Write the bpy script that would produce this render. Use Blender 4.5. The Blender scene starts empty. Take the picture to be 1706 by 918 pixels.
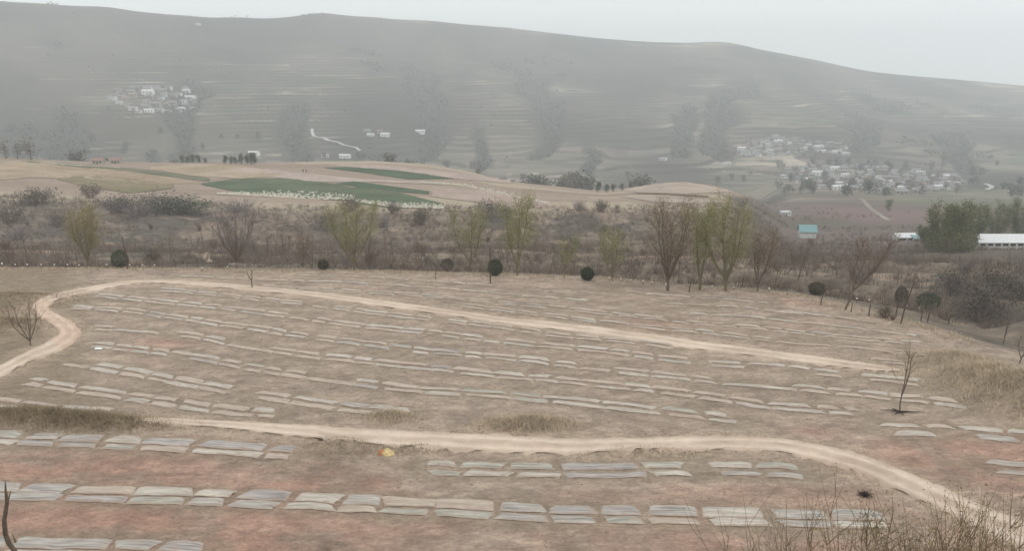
import bpy, math, random, time
import numpy as np

# ------------------------------------------------------------------ camera, world, sun, exposure
scene = bpy.context.scene
W0, H0, F0 = 1706.0, 918.0, 1420.0          # photograph size and focal length in its pixels
PITCH = math.radians(13.4)
SP, CP = math.sin(PITCH), math.cos(PITCH)
cam_data = bpy.data.cameras.new("camera")
cam_data.sensor_width = 36.0
cam_data.lens = F0 / W0 * 36.0
cam_data.clip_start, cam_data.clip_end = 0.1, 9000.0
cam = bpy.data.objects.new("camera", cam_data)
scene.collection.objects.link(cam)
cam.location = (0, 0, 0)
cam.rotation_euler = (math.pi / 2 - PITCH, 0, 0)
scene.camera = cam

SUN_EL, SUN_AZ = math.radians(52), math.radians(-120)
world = bpy.data.worlds.new("World")
scene.world = world
world.use_nodes = True
nt = world.node_tree
nt.nodes.clear()
sky = nt.nodes.new("ShaderNodeTexSky")
sky.sky_type = 'NISHITA'
sky.sun_disc = False
sky.sun_elevation = SUN_EL
sky.sun_rotation = SUN_AZ
sky.air_density, sky.dust_density, sky.ozone_density = 1.0, 6.0, 1.0
hs = nt.nodes.new("ShaderNodeHueSaturation")
hs.inputs["Saturation"].default_value = 0.12
mixw = nt.nodes.new("ShaderNodeMixRGB")
mixw.inputs[0].default_value = 0.86          # an even, pale overcast veil over the clear sky
mixw.inputs[2].default_value = (11.2, 11.65, 11.75, 1)
bg = nt.nodes.new("ShaderNodeBackground")
bg.inputs[1].default_value = 0.1
wo = nt.nodes.new("ShaderNodeOutputWorld")
nt.links.new(sky.outputs[0], hs.inputs["Color"])
nt.links.new(hs.outputs[0], mixw.inputs[1])
nt.links.new(mixw.outputs[0], bg.inputs[0])
nt.links.new(bg.outputs[0], wo.inputs[0])

sl = bpy.data.lights.new("sun", 'SUN')
sl.energy = .9
sl.angle = math.radians(14)
sl.color = (1.0, 0.95, 0.88)
sun = bpy.data.objects.new("sun", sl)
scene.collection.objects.link(sun)
sun.rotation_euler = (math.pi / 2 - SUN_EL, 0, math.radians(-125) + math.pi)

scene.view_settings.view_transform = 'Standard'
scene.view_settings.look = 'None'
scene.view_settings.exposure = 0.0
scene.view_settings.gamma = 1.0
scene.render.engine = 'CYCLES'
cy = scene.cycles
cy.use_denoising = True
cy.max_bounces = 5
cy.diffuse_bounces = 2
cy.glossy_bounces = 2
cy.transmission_bounces = 2
cy.volume_bounces = 2
cy.transparent_max_bounces = 6

# ------------------------------------------------------------------ small helpers
rng = np.random.RandomState(7)
T0 = time.perf_counter()
random.seed(7)
COL = scene.collection


def lin(r, g, b):
    f = lambda c: (c / 255 / 12.92) if c <= 10 else ((c / 255 + 0.055) / 1.055) ** 2.4
    return np.array((f(r), f(g), f(b)))


def _hash(ix, iy, seed):
    ix = ix.astype(np.int64); iy = iy.astype(np.int64)
    n = (ix * 374761393 + iy * 668265263 + seed * 1442695041) & 0xFFFFFFFF
    n = ((n ^ (n >> 13)) * 1274126177) & 0xFFFFFFFF
    n = (n ^ (n >> 16)) & 0xFFFFFFFF
    return n / 4294967295.0


def vnoise(x, y, seed=0):
    x = np.asarray(x, float); y = np.asarray(y, float)
    ix = np.floor(x); iy = np.floor(y)
    fx = x - ix; fy = y - iy
    fx = fx * fx * (3 - 2 * fx); fy = fy * fy * (3 - 2 * fy)
    a = _hash(ix, iy, seed); b = _hash(ix + 1, iy, seed)
    c = _hash(ix, iy + 1, seed); d = _hash(ix + 1, iy + 1, seed)
    return (a * (1 - fx) + b * fx) * (1 - fy) + (c * (1 - fx) + d * fx) * fy


def fbm(x, y, seed=0, octv=4):
    s = 0; a = 0.5; tot = 0
    for i in range(octv):
        s = s + a * (vnoise(x, y, seed + i * 17) - 0.5); tot += a
        x = x * 2.03 + 11.3; y = y * 2.03 + 5.7; a *= 0.5
    return s / tot


def smooth(a, b, x):
    t = np.clip((x - a) / (b - a), 0, 1)
    return t * t * (3 - 2 * t)


def slope_of(v):
    up = (459.0 - v) / F0
    return (-SP + up * CP) / (CP + up * SP)


def t_of(u, v):
    up = (459.0 - v) / F0
    return (u - 853.0) / F0 / (CP + up * SP)


# ------------------------------------------------------------------ the lie of the land: one height function
ZF = -22.0                                   # level of the ploughed terrace below the camera
cu = np.array([-500, -150, 0, 100, 200, 330, 420, 490, 550, 620, 700, 770, 850, 930, 1000, 1060, 1130, 1180, 1250, 1320, 1430, 1550, 1706, 1900, 2300], float)
ve = np.interp(cu, [-500, 0, 300, 600, 850, 1000, 1130, 1290, 1400, 1500, 1600, 1706, 1900], [440, 446, 447, 451, 456, 462, 474, 484, 503, 528, 556, 585, 640])
vp = np.interp(cu, [-500, 0, 300, 600, 850, 1000, 1200, 1260], [330, 335, 347, 353, 352, 350, 348, 360])
vc = np.interp(cu, [-500, 0, 150, 300, 450, 600, 740, 800, 850, 900, 1000, 1050, 1130, 1200, 1260], [255, 261, 271, 272, 272, 268, 276, 292, 302, 308, 318, 312, 304, 310, 335])
vr = np.interp(cu, [-500, 0, 100, 200, 330, 480, 550, 700, 850, 1000, 1100, 1180, 1300, 1430, 1600, 1706, 2300], [-25, -6, 4, 10, 25, 31, 22, 33, 47, 64, 72, 69, 92, 119, 136, 145, 190])
ys_tab = np.concatenate([np.linspace(-80, 420, 800), np.geomspace(422, 3200, 500)])


def pchip(xk, yk, x):
    xk = np.asarray(xk, float); yk = np.asarray(yk, float)
    h = np.diff(xk); d = np.diff(yk) / h
    m = np.zeros_like(yk)
    for i in range(1, len(xk) - 1):
        if d[i - 1] * d[i] > 0:
            w1, w2 = 2 * h[i] + h[i - 1], h[i] + 2 * h[i - 1]
            m[i] = (w1 + w2) / (w1 / d[i - 1] + w2 / d[i])
    m[0], m[-1] = d[0], d[-1]
    j = np.clip(np.searchsorted(xk, x) - 1, 0, len(h) - 1)
    s = (x - xk[j]) / h[j]
    return ((1 + 2 * s) * (1 - s) ** 2 * yk[j] + s * (1 - s) ** 2 * h[j] * m[j]
            + s * s * (3 - 2 * s) * yk[j + 1] + s * s * (s - 1) * h[j] * m[j + 1])


edge_y = ZF / slope_of(ve)
SCF = lambda u: np.interp(u, [-500, 0, 300, 700, 1000], [.42, .46, .6, .9, 1.0])    # the far slope stands nearer on the left
YB = lambda u: np.interp(u, [-500, 0, 300, 700, 1000], [790, 790, 800, 840, 850])


def ynorm(t, y):
    u = t * F0 + 853
    yb = YB(u)
    return np.where(y > yb, 850 + (y - yb) / SCF(u), y * 850 / yb)


prof = []
for k, u in enumerate(cu):
    ye = edge_y[k]
    P_ = [(-80, 18), (-6, -1.2), (0, -1.9), (5, -5.2), (12, -11.2), (22, -18.8), (27.5, -21.6), (30, ZF), (ye - 2, ZF), (ye + 2, ZF - 0.5)]
    if u <= 1250:
        P_ += [(ye + 10, (ye + 10) * slope_of(ve[k] - 4)), (150, 150 * slope_of(418)), (205, 205 * slope_of(391)),
               (242, 242 * slope_of(vp[k])), (300, 300 * slope_of(vp[k] * .52 + vc[k] * .48)), (385, 385 * slope_of(vc[k])),
               (430, 430 * slope_of(vc[k] + 9)), (600, -92), (700, -100)]
    else:
        P_ += [(ye + 10, (ye + 10) * slope_of(ve[k] - 8)), (130, 130 * slope_of(446)), (230, 230 * slope_of(409)), (290, 290 * slope_of(386)),
               (400, 400 * slope_of(347)), (600, 600 * slope_of(319))]
    vb = 294.0
    yb, sc = float(YB(u)), float(SCF(u))
    y1, y2, y3 = yb + 450 * sc, yb + 900 * sc, yb + 1350 * sc
    P_ += [(yb, yb * slope_of(vb)), (y1, y1 * slope_of(vb - .46 * (vb - vr[k]))), (y2, y2 * slope_of(vb - .77 * (vb - vr[k]))),
           (y3, y3 * slope_of(vr[k])), (y3 + 300, y3 * slope_of(vr[k]) - 40), (y3 + 500, y3 * slope_of(vr[k]) - 110), (3200, y3 * slope_of(vr[k]) - 260)]
    P_ = np.array(P_)
    prof.append(pchip(P_[:, 0], P_[:, 1], ys_tab))
prof = np.array(prof)
ct = (cu - 853) / F0 / 0.985
tt = np.linspace(ct[0], ct[-1], 420)
tab = np.empty((len(tt), len(ys_tab)))
for j in range(len(ys_tab)):
    tab[:, j] = pchip(ct, prof[:, j], tt)
ker = np.exp(-0.5 * (np.arange(-6, 7) / 1.8) ** 2); ker /= ker.sum()
pad = np.pad(tab, ((6, 6), (0, 0)), mode='edge')
tab = sum(ker[i] * pad[i:i + len(tt)] for i in range(13))

MOUNDS = []                                   # (x, y, radius along x, radius along y, height)
RAVINES = [(318, .020, 12, 900, 1550), (512, .016, 14, 850, 1350), (715, .022, 18, 980, 1800), (800, .012, 8, 880, 1250), (893, .018, 15, 1000, 1800), (990, .012, 7, 850, 1150),
           (1120, .02, 10, 1000, 1500), (1215, .022, 16, 1000, 1800), (1440, .02, 10, 1100, 1600), (130, .028, 12, 900, 1300), (600, .012, 6, 850, 1120), (-80, .03, 14, 900, 1600), (1600, .024, 10, 900, 1400), (265, .015, 8, 850, 1020), (20, .02, 8, 850, 1080)]


def ravine_mask(t, y):
    m = np.zeros_like(t); d = np.zeros_like(t)
    y = ynorm(t, y)
    for k, (u, w, dep, y0, y1) in enumerate(RAVINES):
        tc = (u - 853) / F0 + .075 * fbm(y / 240.0, np.full_like(y, k * 3.7), 91, 4) + .00003 * (y - 1300) * (1 if k % 2 else -1)
        ww = w * (.5 + .5 * smooth(800, 1700, y)) * (1 + 1.3 * fbm(y / 90.0, np.full_like(y, k * 5.1), 92, 3))
        g = np.exp(-((t - tc) / ww) ** 2)
        f = smooth(y0 - 60, y0 + 90, y) * (1 - smooth(y1 - 250, y1 + 120, y))
        m = np.maximum(m, g * f); d = d + g * f * dep
    return m, d


def edge_at(t):
    return np.interp(t, (cu - 853) / F0 / np.full(len(cu), .972), edge_y)


def h(x, y, detail=True):
    x = np.asarray(x, float); y = np.asarray(y, float)
    x, y = np.broadcast_arrays(x, y)
    yy = np.maximum(y, 22.0)
    t = np.clip(x / yy, tt[0], tt[-1] - 1e-6)
    fi = (t - tt[0]) / (tt[1] - tt[0]); i0 = np.clip(fi.astype(int), 0, len(tt) - 2); fi = fi - i0
    yc = np.clip(y, ys_tab[0], ys_tab[-1] - 1e-3)
    j0 = np.clip(np.searchsorted(ys_tab, yc, side='right') - 1, 0, len(ys_tab) - 2)
    fj = (yc - ys_tab[j0]) / (ys_tab[j0 + 1] - ys_tab[j0])
    z = (tab[i0, j0] * (1 - fi) + tab[i0 + 1, j0] * fi) * (1 - fj) + (tab[i0, j0 + 1] * (1 - fi) + tab[i0 + 1, j0 + 1] * fi) * fj
    shp = z.shape
    z = z.ravel().copy(); x = x.ravel(); y = y.ravel(); t = t.ravel()
    e = edge_at(t)
    k = np.nonzero((y > e - 6) & (y < 700))[0]
    if len(k):
        X, Y, E = x[k], y[k], e[k]
        rough = smooth(E + 1, E + 22, Y) * (1 - .7 * smooth(225, 250, Y)) * (1 - smooth(450, 700, Y))
        dz = rough * (fbm(X / 26.0, Y / 26.0, 3, 4) * 3.4)
        gul = smooth(E + 8, E + 30, Y) * (1 - smooth(200, 236, Y))
        z[k] += dz - gul * 2.2 * smooth(.07, .02, np.abs(fbm(X / 34.0, Y / 30.0, 23, 3)))
    k = np.nonzero(y < e + 3)[0]
    if len(k):
        X, Y = x[k], y[k]
        z[k] += (1 - smooth(e[k] - 4, e[k] + 3, Y)) * (fbm(X / 9.0, Y / 9.0, 5, 3) * 0.22 + fbm(X / 1.5, Y / .9, 6, 3) * .16 * smooth(28, 34, Y))
        for (mx, my, rx, ry, ang, hh) in MOUNDS:
            q = np.nonzero((np.abs(X - mx) < 3 * rx) & (np.abs(Y - my) < 3 * max(rx, ry)))[0]
            if len(q) == 0: continue
            dx, dy = X[q] - mx, Y[q] - my
            a = (dx * math.cos(ang) + dy * math.sin(ang)) / rx; b = (-dx * math.sin(ang) + dy * math.cos(ang)) / ry
            z[k[q]] += hh * np.exp(-(a * a + b * b)) * (1 + .35 * fbm(X[q] / 1.3, Y[q] / 1.3, 41, 3))
    k = np.nonzero(y > 470)[0]
    if len(k):
        X, Y = x[k], y[k]; Z = z[k]
        Yn = ynorm(t[k], Y)
        far = smooth(760, 980, Y); farT = smooth(480, 600, Y)
        m, d = ravine_mask(t[k], Y)
        Z = Z + far * fbm(X / 210.0, Y / 210.0, 13, 4) * 26 * (1 - .85 * smooth(1700, 2100, Yn)) - d
        st = 4.2
        wv = 7 * fbm(X / 160.0, Y / 160.0, 31, 2)
        q = (Z + wv) / st
        fl = np.floor(q); fr = q - fl
        zq = (fl + .22 * fr + .78 * smooth(.72, 1.0, fr)) * st - wv
        z[k] = Z + farT * (1 - m) * (1 - smooth(1950, 2180, Yn)) * (.45 + .5 * smooth(-.15, .15, fbm(X / 300.0, Y / 220.0, 37, 3))) * (zq - Z)
    z = z.reshape(shp)
    return z


# banks and heaps on the terrace
for (u, v, rx, ry, ang, hh) in [(1592, 606, 3.0, 1.5, -.35, .8), (1640, 640, 3.2, 1.7, -.45, 1.25), (1700, 668, 3.4, 1.9, -.5, 1.5), (1770, 690, 3.4, 2.0, -.5, 1.5),
                                (588, 752, 1.9, .8, -.2, .55), (545, 748, 1.6, .7, 0, .3), (690, 752, 1.6, .5, 0, .28), (1080, 755, 3.2, .6, .05, .25),
                                (40, 700, 4.2, .9, -.05, .55), (150, 708, 3.6, .8, -.08, .5), (880, 709, 2.2, .8, 0, .4), (650, 697, 1.3, .6, 0, .3),
                                (20, 505, 5.0, 2.2, .1, .9), (-10, 545, 4.0, 1.6, .1, .7)]:
    y = ZF / slope_of(v)
    MOUNDS.append((t_of(u, v) * y, y, rx, ry, ang, hh))

NXC = 660
rows_y = np.concatenate([np.arange(-14, 28, 1.0), np.arange(28, 108, .27)])
yy_ = rows_y[-1]; extra = []
while yy_ < 3000:
    yy_ += np.interp(yy_, [108, 250, 420, 800, 1500, 2200, 3000], [.55, 1.1, 2.2, 5.0, 6.0, 9, 40]); extra.append(yy_)
rows_y = np.concatenate([rows_y, extra])
tc_ = np.linspace(-.86, .86, NXC)
GX = (tc_[None, :] * (rows_y[:, None] + 25)); GY = np.repeat(rows_y[:, None], NXC, 1)
GZ = h(GX, GY)



def hfast(x, y):
    """land height read off the ground sheet"""
    yc = np.clip(y, rows_y[0], rows_y[-1] - 1e-3)
    j = np.clip(np.searchsorted(rows_y, yc, side='right') - 1, 0, len(rows_y) - 2); fj = (yc - rows_y[j]) / (rows_y[j + 1] - rows_y[j])
    f = np.clip((x / (yc + 25) - tc_[0]) / (tc_[1] - tc_[0]), 0, NXC - 1.001); i = f.astype(int); f = f - i
    return (GZ[j, i] * (1 - f) + GZ[j, i + 1] * f) * (1 - fj) + (GZ[j + 1, i] * (1 - f) + GZ[j + 1, i + 1] * f) * fj


YS_RAY = np.concatenate([np.linspace(24, 120, 900), np.linspace(120.5, 460, 700), np.geomspace(462, 2400, 500)])


def cast(u, v):
    """world points where photograph pixels (u, v) meet the land"""
    u = np.atleast_1d(np.asarray(u, float)); v = np.atleast_1d(np.asarray(v, float))
    u, v = np.broadcast_arrays(u, v)
    out = np.empty((len(u), 3))
    for a in range(0, len(u), 400):
        t = t_of(u[a:a + 400], v[a:a + 400])[:, None]; s = slope_of(v[a:a + 400])[:, None]
        Y = YS_RAY[None, :]
        gap = s * Y - hfast(t * Y, np.broadcast_to(Y, (t.shape[0], len(YS_RAY))))
        below = gap <= 0
        j = np.where(below.any(1), below.argmax(1), len(YS_RAY) - 1)
        j = np.maximum(j, 1)
        r = np.arange(len(j))
        g0, g1 = gap[r, j - 1], gap[r, j]
        f = np.clip(g0 / (g0 - g1 + 1e-9), 0, 1)
        y = YS_RAY[j - 1] + f * (YS_RAY[j] - YS_RAY[j - 1])
        x = t[:, 0] * y
        out[a:a + 400] = np.stack([x, y, h(x, y)], 1)
    return out


def P(u, v):
    return cast(u, v)[0]


def mpp(p):
    """metres per photograph pixel at a point"""
    return (p[1] * CP - p[2] * SP) / F0


# ------------------------------------------------------------------ materials
MATS = {}


def mat(name, col=(.5, .5, .5), rough=.95, noise=None, var=.25, bump=0.0, bscale=8.0, attr=None, spec=.25, scale=(1, 1, 1), col2=None, coord='Object', detail=5):
    if name in MATS:
        return MATS[name]
    m = bpy.data.materials.new(name); m.use_nodes = True
    n = m.node_tree.nodes; L = m.node_tree.links
    b = n["Principled BSDF"]
    b.inputs["Roughness"].default_value = rough
    b.inputs["Specular IOR Level"].default_value = spec
    tc = n.new("ShaderNodeTexCoord"); mp = n.new("ShaderNodeMapping"); mp.inputs["Scale"].default_value = scale
    L.new(tc.outputs[coord], mp.inputs[0])
    if attr:
        a = n.new("ShaderNodeVertexColor"); a.layer_name = attr; src = a.outputs[0]
    else:
        a = n.new("ShaderNodeRGB"); a.outputs[0].default_value = (*col, 1); src = a.outputs[0]
    if noise:
        for i, sc_ in enumerate(noise if isinstance(noise, (list, tuple)) else [noise]):
            nz = n.new("ShaderNodeTexNoise"); nz.inputs["Scale"].default_value = sc_; nz.inputs["Detail"].default_value = detail
            nz.inputs["Roughness"].default_value = .65
            L.new(mp.outputs[0], nz.inputs["Vector"])
            mr = n.new("ShaderNodeMapRange"); mr.inputs[1].default_value = .25; mr.inputs[2].default_value = .75
            mr.inputs[3].default_value = 1 - var; mr.inputs[4].default_value = 1 + var
            L.new(nz.outputs[0], mr.inputs[0])
            if col2 is not None and i == 0:
                mx = n.new("ShaderNodeMixRGB"); mx.inputs[2].default_value = (*col2, 1)
                mr2 = n.new("ShaderNodeMapRange"); mr2.inputs[1].default_value = .38; mr2.inputs[2].default_value = .62
                L.new(nz.outputs[0], mr2.inputs[0]); L.new(mr2.outputs[0], mx.inputs[0]); L.new(src, mx.inputs[1]); src = mx.outputs[0]
            vm = n.new("ShaderNodeVectorMath"); vm.operation = 'SCALE'
            L.new(src, vm.inputs[0]); L.new(mr.outputs[0], vm.inputs["Scale"]); src = vm.outputs[0]
    L.new(src, b.inputs["Base Color"])
    if bump:
        nb = n.new("ShaderNodeTexNoise"); nb.inputs["Scale"].default_value = bscale; nb.inputs["Detail"].default_value = 6; nb.inputs["Roughness"].default_value = .7
        L.new(mp.outputs[0], nb.inputs["Vector"])
        bp = n.new("ShaderNodeBump"); bp.inputs["Strength"].default_value = 1.0; bp.inputs["Distance"].default_value = bump
        L.new(nb.outputs[0], bp.inputs["Height"]); L.new(bp.outputs[0], b.inputs["Normal"])
    MATS[name] = m
    return m


M_ground = mat("ground_soil", noise=[9.0, 3.0, .9], var=.26, bump=.22, bscale=4.5, attr="Col", rough=1, spec=.1, scale=(.55, 1, 1))
M_track = mat("track_dust", noise=[2.0, .35], var=.10, bump=.05, bscale=4.0, attr="Col", rough=1, spec=.1)
M_field = mat("crop_soil", noise=[1.2, .3, .06], var=.2, attr="Col", rough=1, spec=.1)
M_bark = mat("bark_grey_brown", lin(106, 94, 82), noise=4.0, var=.3, bump=.02, bscale=14)
M_barkg = mat("bark_olive", lin(112, 104, 78), noise=4.0, var=.25, bump=.02, bscale=14)
M_twigb = mat("twig_brown", lin(112, 92, 80), noise=2.0, var=.25)
M_twigp = mat("twig_mauve", lin(124, 112, 110), noise=2.0, var=.25)
M_twigg = mat("twig_green", lin(138, 130, 88), noise=2.0, var=.25)
M_bud = mat("willow_leaf", lin(136, 133, 92), noise=1.2, var=.28, rough=.7)
M_budb = mat("bud_tan", lin(136, 124, 98), noise=1.2, var=.28, rough=.7)
M_budy = mat("leaf_yellow", lin(138, 124, 88), noise=1.2, var=.28, rough=.7)
M_dkgreen = mat("evergreen_leaf", lin(66, 74, 54), noise=1.5, var=.35, rough=.7)
M_dkbrown = mat("dark_shrub_leaf", lin(88, 80, 66), noise=1.5, var=.35, rough=.8)
M_olive = mat("olive_leaf", lin(108, 108, 74), noise=.8, var=.3, rough=.8)
M_farleaf = mat("valley_leaf", lin(104, 103, 92), noise=.3, var=.3, rough=.9)
M_straw = mat("dry_straw", lin(192, 175, 152), noise=1.0, var=.25, rough=.9)
M_straw2 = mat("dry_weed", lin(150, 134, 110), noise=1.0, var=.3, rough=.9)
M_brush = mat("brush_twig", lin(116, 103, 92), noise=.25, var=.3, rough=.95)
M_clod = mat("soil_clod", lin(148, 128, 113), noise=3.0, var=.3, rough=1, spec=.1)
M_wood = mat("weathered_pole", lin(82, 70, 60), noise=3.0, var=.25, scale=(1, 1, .15))
M_white = mat("white_paint", lin(226, 226, 222), noise=3.0, var=.08, rough=.7)
M_wall = mat("plaster_pale", lin(205, 204, 200), noise=.6, var=.12, rough=.9)
M_wall2 = mat("plaster_tan", lin(160, 152, 142), noise=.6, var=.15, rough=.9)
M_roofg = mat("roof_grey", lin(132, 130, 130), noise=.8, var=.2, rough=.9)
M_roofp = mat("roof_pale", lin(206, 206, 206), noise=.8, var=.1, rough=.8)
M_roofr = mat("roof_red", lin(146, 116, 106), noise=.8, var=.2, rough=.9)
M_teal = mat("roof_teal", lin(120, 150, 152), noise=.8, var=.08, rough=.6)
M_dark = mat("dark_opening", lin(52, 50, 48), rough=.8)
M_bagy = mat("sack_yellow", lin(222, 202, 152), noise=5.0, var=.18, rough=.6, bump=.02, bscale=18)
M_bago = mat("sack_orange", lin(196, 134, 92), noise=5.0, var=.2, rough=.6, bump=.02, bscale=18)
M_ash = mat("burnt_clump", lin(58, 50, 44), noise=9.0, var=.5, rough=1)
M_skin = mat("skin", lin(186, 146, 122), rough=.6)
M_cloth = mat("dark_cloth", lin(70, 66, 68), noise=6.0, var=.2)


def film_mat(name, c1, c2, rough):
    """thin plastic: lengthwise creases and dust, read from the sheet's own length and width"""
    m = bpy.data.materials.new(name); m.use_nodes = True
    n = m.node_tree.nodes; L = m.node_tree.links; b = n["Principled BSDF"]
    b.inputs["Roughness"].default_value = rough; b.inputs["Specular IOR Level"].default_value = .3
    uv = n.new("ShaderNodeUVMap"); uv.uv_map = "UVMap"
    oi = n.new("ShaderNodeObjectInfo"); sc_ = n.new("ShaderNodeVectorMath"); sc_.operation = 'ADD'
    mul = n.new("ShaderNodeMath"); mul.operation = 'MULTIPLY'; mul.inputs[1].default_value = 37.0
    L.new(oi.outputs["Random"], mul.inputs[0]); L.new(uv.outputs[0], sc_.inputs[0]); L.new(mul.outputs[0], sc_.inputs[1])
    mp = n.new("ShaderNodeMapping"); mp.inputs["Scale"].default_value = (.55, 9.0, 1); L.new(sc_.outputs[0], mp.inputs[0])
    nz = n.new("ShaderNodeTexNoise"); nz.inputs["Scale"].default_value = 1.0; nz.inputs["Detail"].default_value = 4; L.new(mp.outputs[0], nz.inputs["Vector"])
    mp2 = n.new("ShaderNodeMapping"); mp2.inputs["Scale"].default_value = (1.6, 2.6, 1); L.new(sc_.outputs[0], mp2.inputs[0])
    n2 = n.new("ShaderNodeTexNoise"); n2.inputs["Scale"].default_value = 1.0; n2.inputs["Detail"].default_value = 5; L.new(mp2.outputs[0], n2.inputs["Vector"])
    r1 = n.new("ShaderNodeMapRange"); r1.inputs[1].default_value = .36; r1.inputs[2].default_value = .64; L.new(nz.outputs[0], r1.inputs[0])
    r2 = n.new("ShaderNodeMapRange"); r2.inputs[1].default_value = .5; r2.inputs[2].default_value = .72; r2.inputs[4].default_value = .75; L.new(n2.outputs[0], r2.inputs[0])
    mx = n.new("ShaderNodeMixRGB"); mx.inputs[1].default_value = (*c2, 1); mx.inputs[2].default_value = (*c1, 1); L.new(r1.outputs[0], mx.inputs[0])  # crease shading painted into the colour as darker lengthwise streaks
    ue = n.new("ShaderNodeUVMap"); ue.uv_map = "Edge"; sx = n.new("ShaderNodeSeparateXYZ"); L.new(ue.outputs[0], sx.inputs[0])
    mn = n.new("ShaderNodeMath"); mn.operation = 'MINIMUM'; L.new(sx.outputs[0], mn.inputs[0]); L.new(sx.outputs[1], mn.inputs[1])
    n4 = n.new("ShaderNodeTexNoise"); n4.inputs["Scale"].default_value = 3.2; n4.inputs["Detail"].default_value = 4; L.new(sc_.outputs[0], n4.inputs["Vector"])
    ed = n.new("ShaderNodeMath"); ed.operation = 'MULTIPLY_ADD'; ed.inputs[1].default_value = -.34; L.new(n4.outputs[0], ed.inputs[0])
    L.new(mn.outputs[0], ed.inputs[2])                         # distance from the edge minus a ragged amount of soil
    re_ = n.new("ShaderNodeMapRange"); re_.inputs[1].default_value = -.13; re_.inputs[2].default_value = -.05; re_.inputs[3].default_value = 1; re_.inputs[4].default_value = 0; L.new(ed.outputs[0], re_.inputs[0])
    mxm = n.new("ShaderNodeMath"); mxm.operation = 'MAXIMUM'; L.new(re_.outputs[0], mxm.inputs[0]); L.new(r2.outputs[0], mxm.inputs[1])
    m3 = n.new("ShaderNodeMixRGB"); m3.inputs[2].default_value = (*lin(160, 141, 126), 1); L.new(mxm.outputs[0], m3.inputs[0]); L.new(mx.outputs[0], m3.inputs[1])
    L.new(m3.outputs[0], b.inputs["Base Color"])
    bp = n.new("ShaderNodeBump"); bp.inputs["Distance"].default_value = .05; L.new(nz.outputs[0], bp.inputs["Height"]); L.new(bp.outputs[0], b.inputs["Normal"])
    return m


FILM = [film_mat("film_clean", lin(196, 187, 174), lin(156, 147, 136), .5), film_mat("film_dusty", lin(190, 175, 160), lin(160, 145, 131), .6),
        film_mat("film_grey", lin(186, 179, 169), lin(128, 122, 117), .45), film_mat("film_lilac", lin(180, 172, 165), lin(124, 117, 115), .45),
        film_mat("film_greenish", lin(184, 179, 166), lin(132, 127, 117), .45)]


# ------------------------------------------------------------------ mesh building
class MB:
    def __init__(s):
        s.v = []; s.f = []; s.mi = []; s.n = 0

    def add(s, verts, faces, mi=0):
        s.v.append(np.asarray(verts, float)); s.f.extend([tuple(i + s.n for i in f) for f in faces]); s.mi.extend([mi] * len(faces)); s.n += len(verts)

    def tube(s, pts, rad, n=4, mi=0):
        pts = np.asarray(pts, float); k = len(pts)
        d = np.gradient(pts, axis=0); d /= (np.linalg.norm(d, axis=1)[:, None] + 1e-9)
        ref = np.array((1, 0, 0.0)) if abs(d[0][0]) < .8 else np.array((0, 1.0, 0))
        a = np.cross(d, ref); a /= (np.linalg.norm(a, axis=1)[:, None] + 1e-9); b = np.cross(d, a)
        ang = np.arange(n) * 2 * math.pi / n
        ring = pts[:, None, :] + np.asarray(rad, float)[:, None, None] * (np.cos(ang)[None, :, None] * a[:, None, :] + np.sin(ang)[None, :, None] * b[:, None, :])
        F = []
        for i in range(k - 1):
            for j in range(n):
                F.append((i * n + j, i * n + (j + 1) % n, (i + 1) * n + (j + 1) % n, (i + 1) * n + j))
        F.append(tuple((k - 1) * n + j for j in range(n))); F.append(tuple(n - 1 - j for j in range(n)))
        s.add(ring.reshape(-1, 3), F, mi)

    def cards(s, c, size, aspect=.5, mi=0, up=0.0, r=None):
        """small leaf-sized quads at points c, turned every way"""
        r = r or rng
        n = len(c)
        a = r.normal(size=(n, 3)); a[:, 2] += up; a /= np.linalg.norm(a, axis=1)[:, None]
        b = np.cross(a, r.normal(size=(n, 3))); b /= (np.linalg.norm(b, axis=1)[:, None] + 1e-9)
        sz = (size * (.6 + .8 * r.rand(n)))[:, None]
        a = a * sz; b = b * sz * aspect
        v = np.stack([c - a, c + b, c + a, c - b], 1).reshape(-1, 3)
        base = s.n
        s.v.append(v)
        idx = base + np.arange(n * 4).reshape(n, 4)
        s.f.extend(map(tuple, idx.tolist())); s.mi.extend([mi] * n); s.n += n * 4

    def blades(s, p, d, w, mi=0, r=None):
        """thin standing triangles from p along d"""
        r = r or rng
        n = len(p)
        a = r.normal(size=(n, 3)); a[:, 2] *= .1; a /= np.linalg.norm(a, axis=1)[:, None]
        w = np.broadcast_to(np.asarray(w, float), (n,))[:, None]
        v = np.stack([p - a * w, p + a * w, p + d], 1).reshape(-1, 3)
        idx = s.n + np.arange(n * 3).reshape(n, 3)
        s.v.append(v); s.f.extend(map(tuple, idx.tolist())); s.mi.extend([mi] * n); s.n += n * 3

    def box(s, c, sz, mi=0, rz=0):
        c = np.asarray(c, float); x, y, z = np.asarray(sz, float) / 2
        v = np.array([(i * x, j * y, k * z) for i in (-1, 1) for j in (-1, 1) for k in (-1, 1)])
        if rz:
            cs, sn = math.cos(rz), math.sin(rz)
            v = np.stack([v[:, 0] * cs - v[:, 1] * sn, v[:, 0] * sn + v[:, 1] * cs, v[:, 2]], 1)
        s.add(v + c, [(0, 1, 3, 2), (4, 6, 7, 5), (0, 4, 5, 1), (2, 3, 7, 6), (0, 2, 6, 4), (1, 5, 7, 3)], mi)

    def mesh(s, name, mats, smooth_=False):
        me = bpy.data.meshes.new(name)
        me.from_pydata(np.concatenate(s.v).tolist() if s.v else [], [], s.f)
        for m in (mats if isinstance(mats, (list, tuple)) else [mats]):
            me.materials.append(m)
        if len(me.materials) > 1:
            me.polygons.foreach_set("material_index", s.mi)
        if smooth_:
            me.polygons.foreach_set("use_smooth", [True] * len(me.polygons))
        me.update()
        return me


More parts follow.
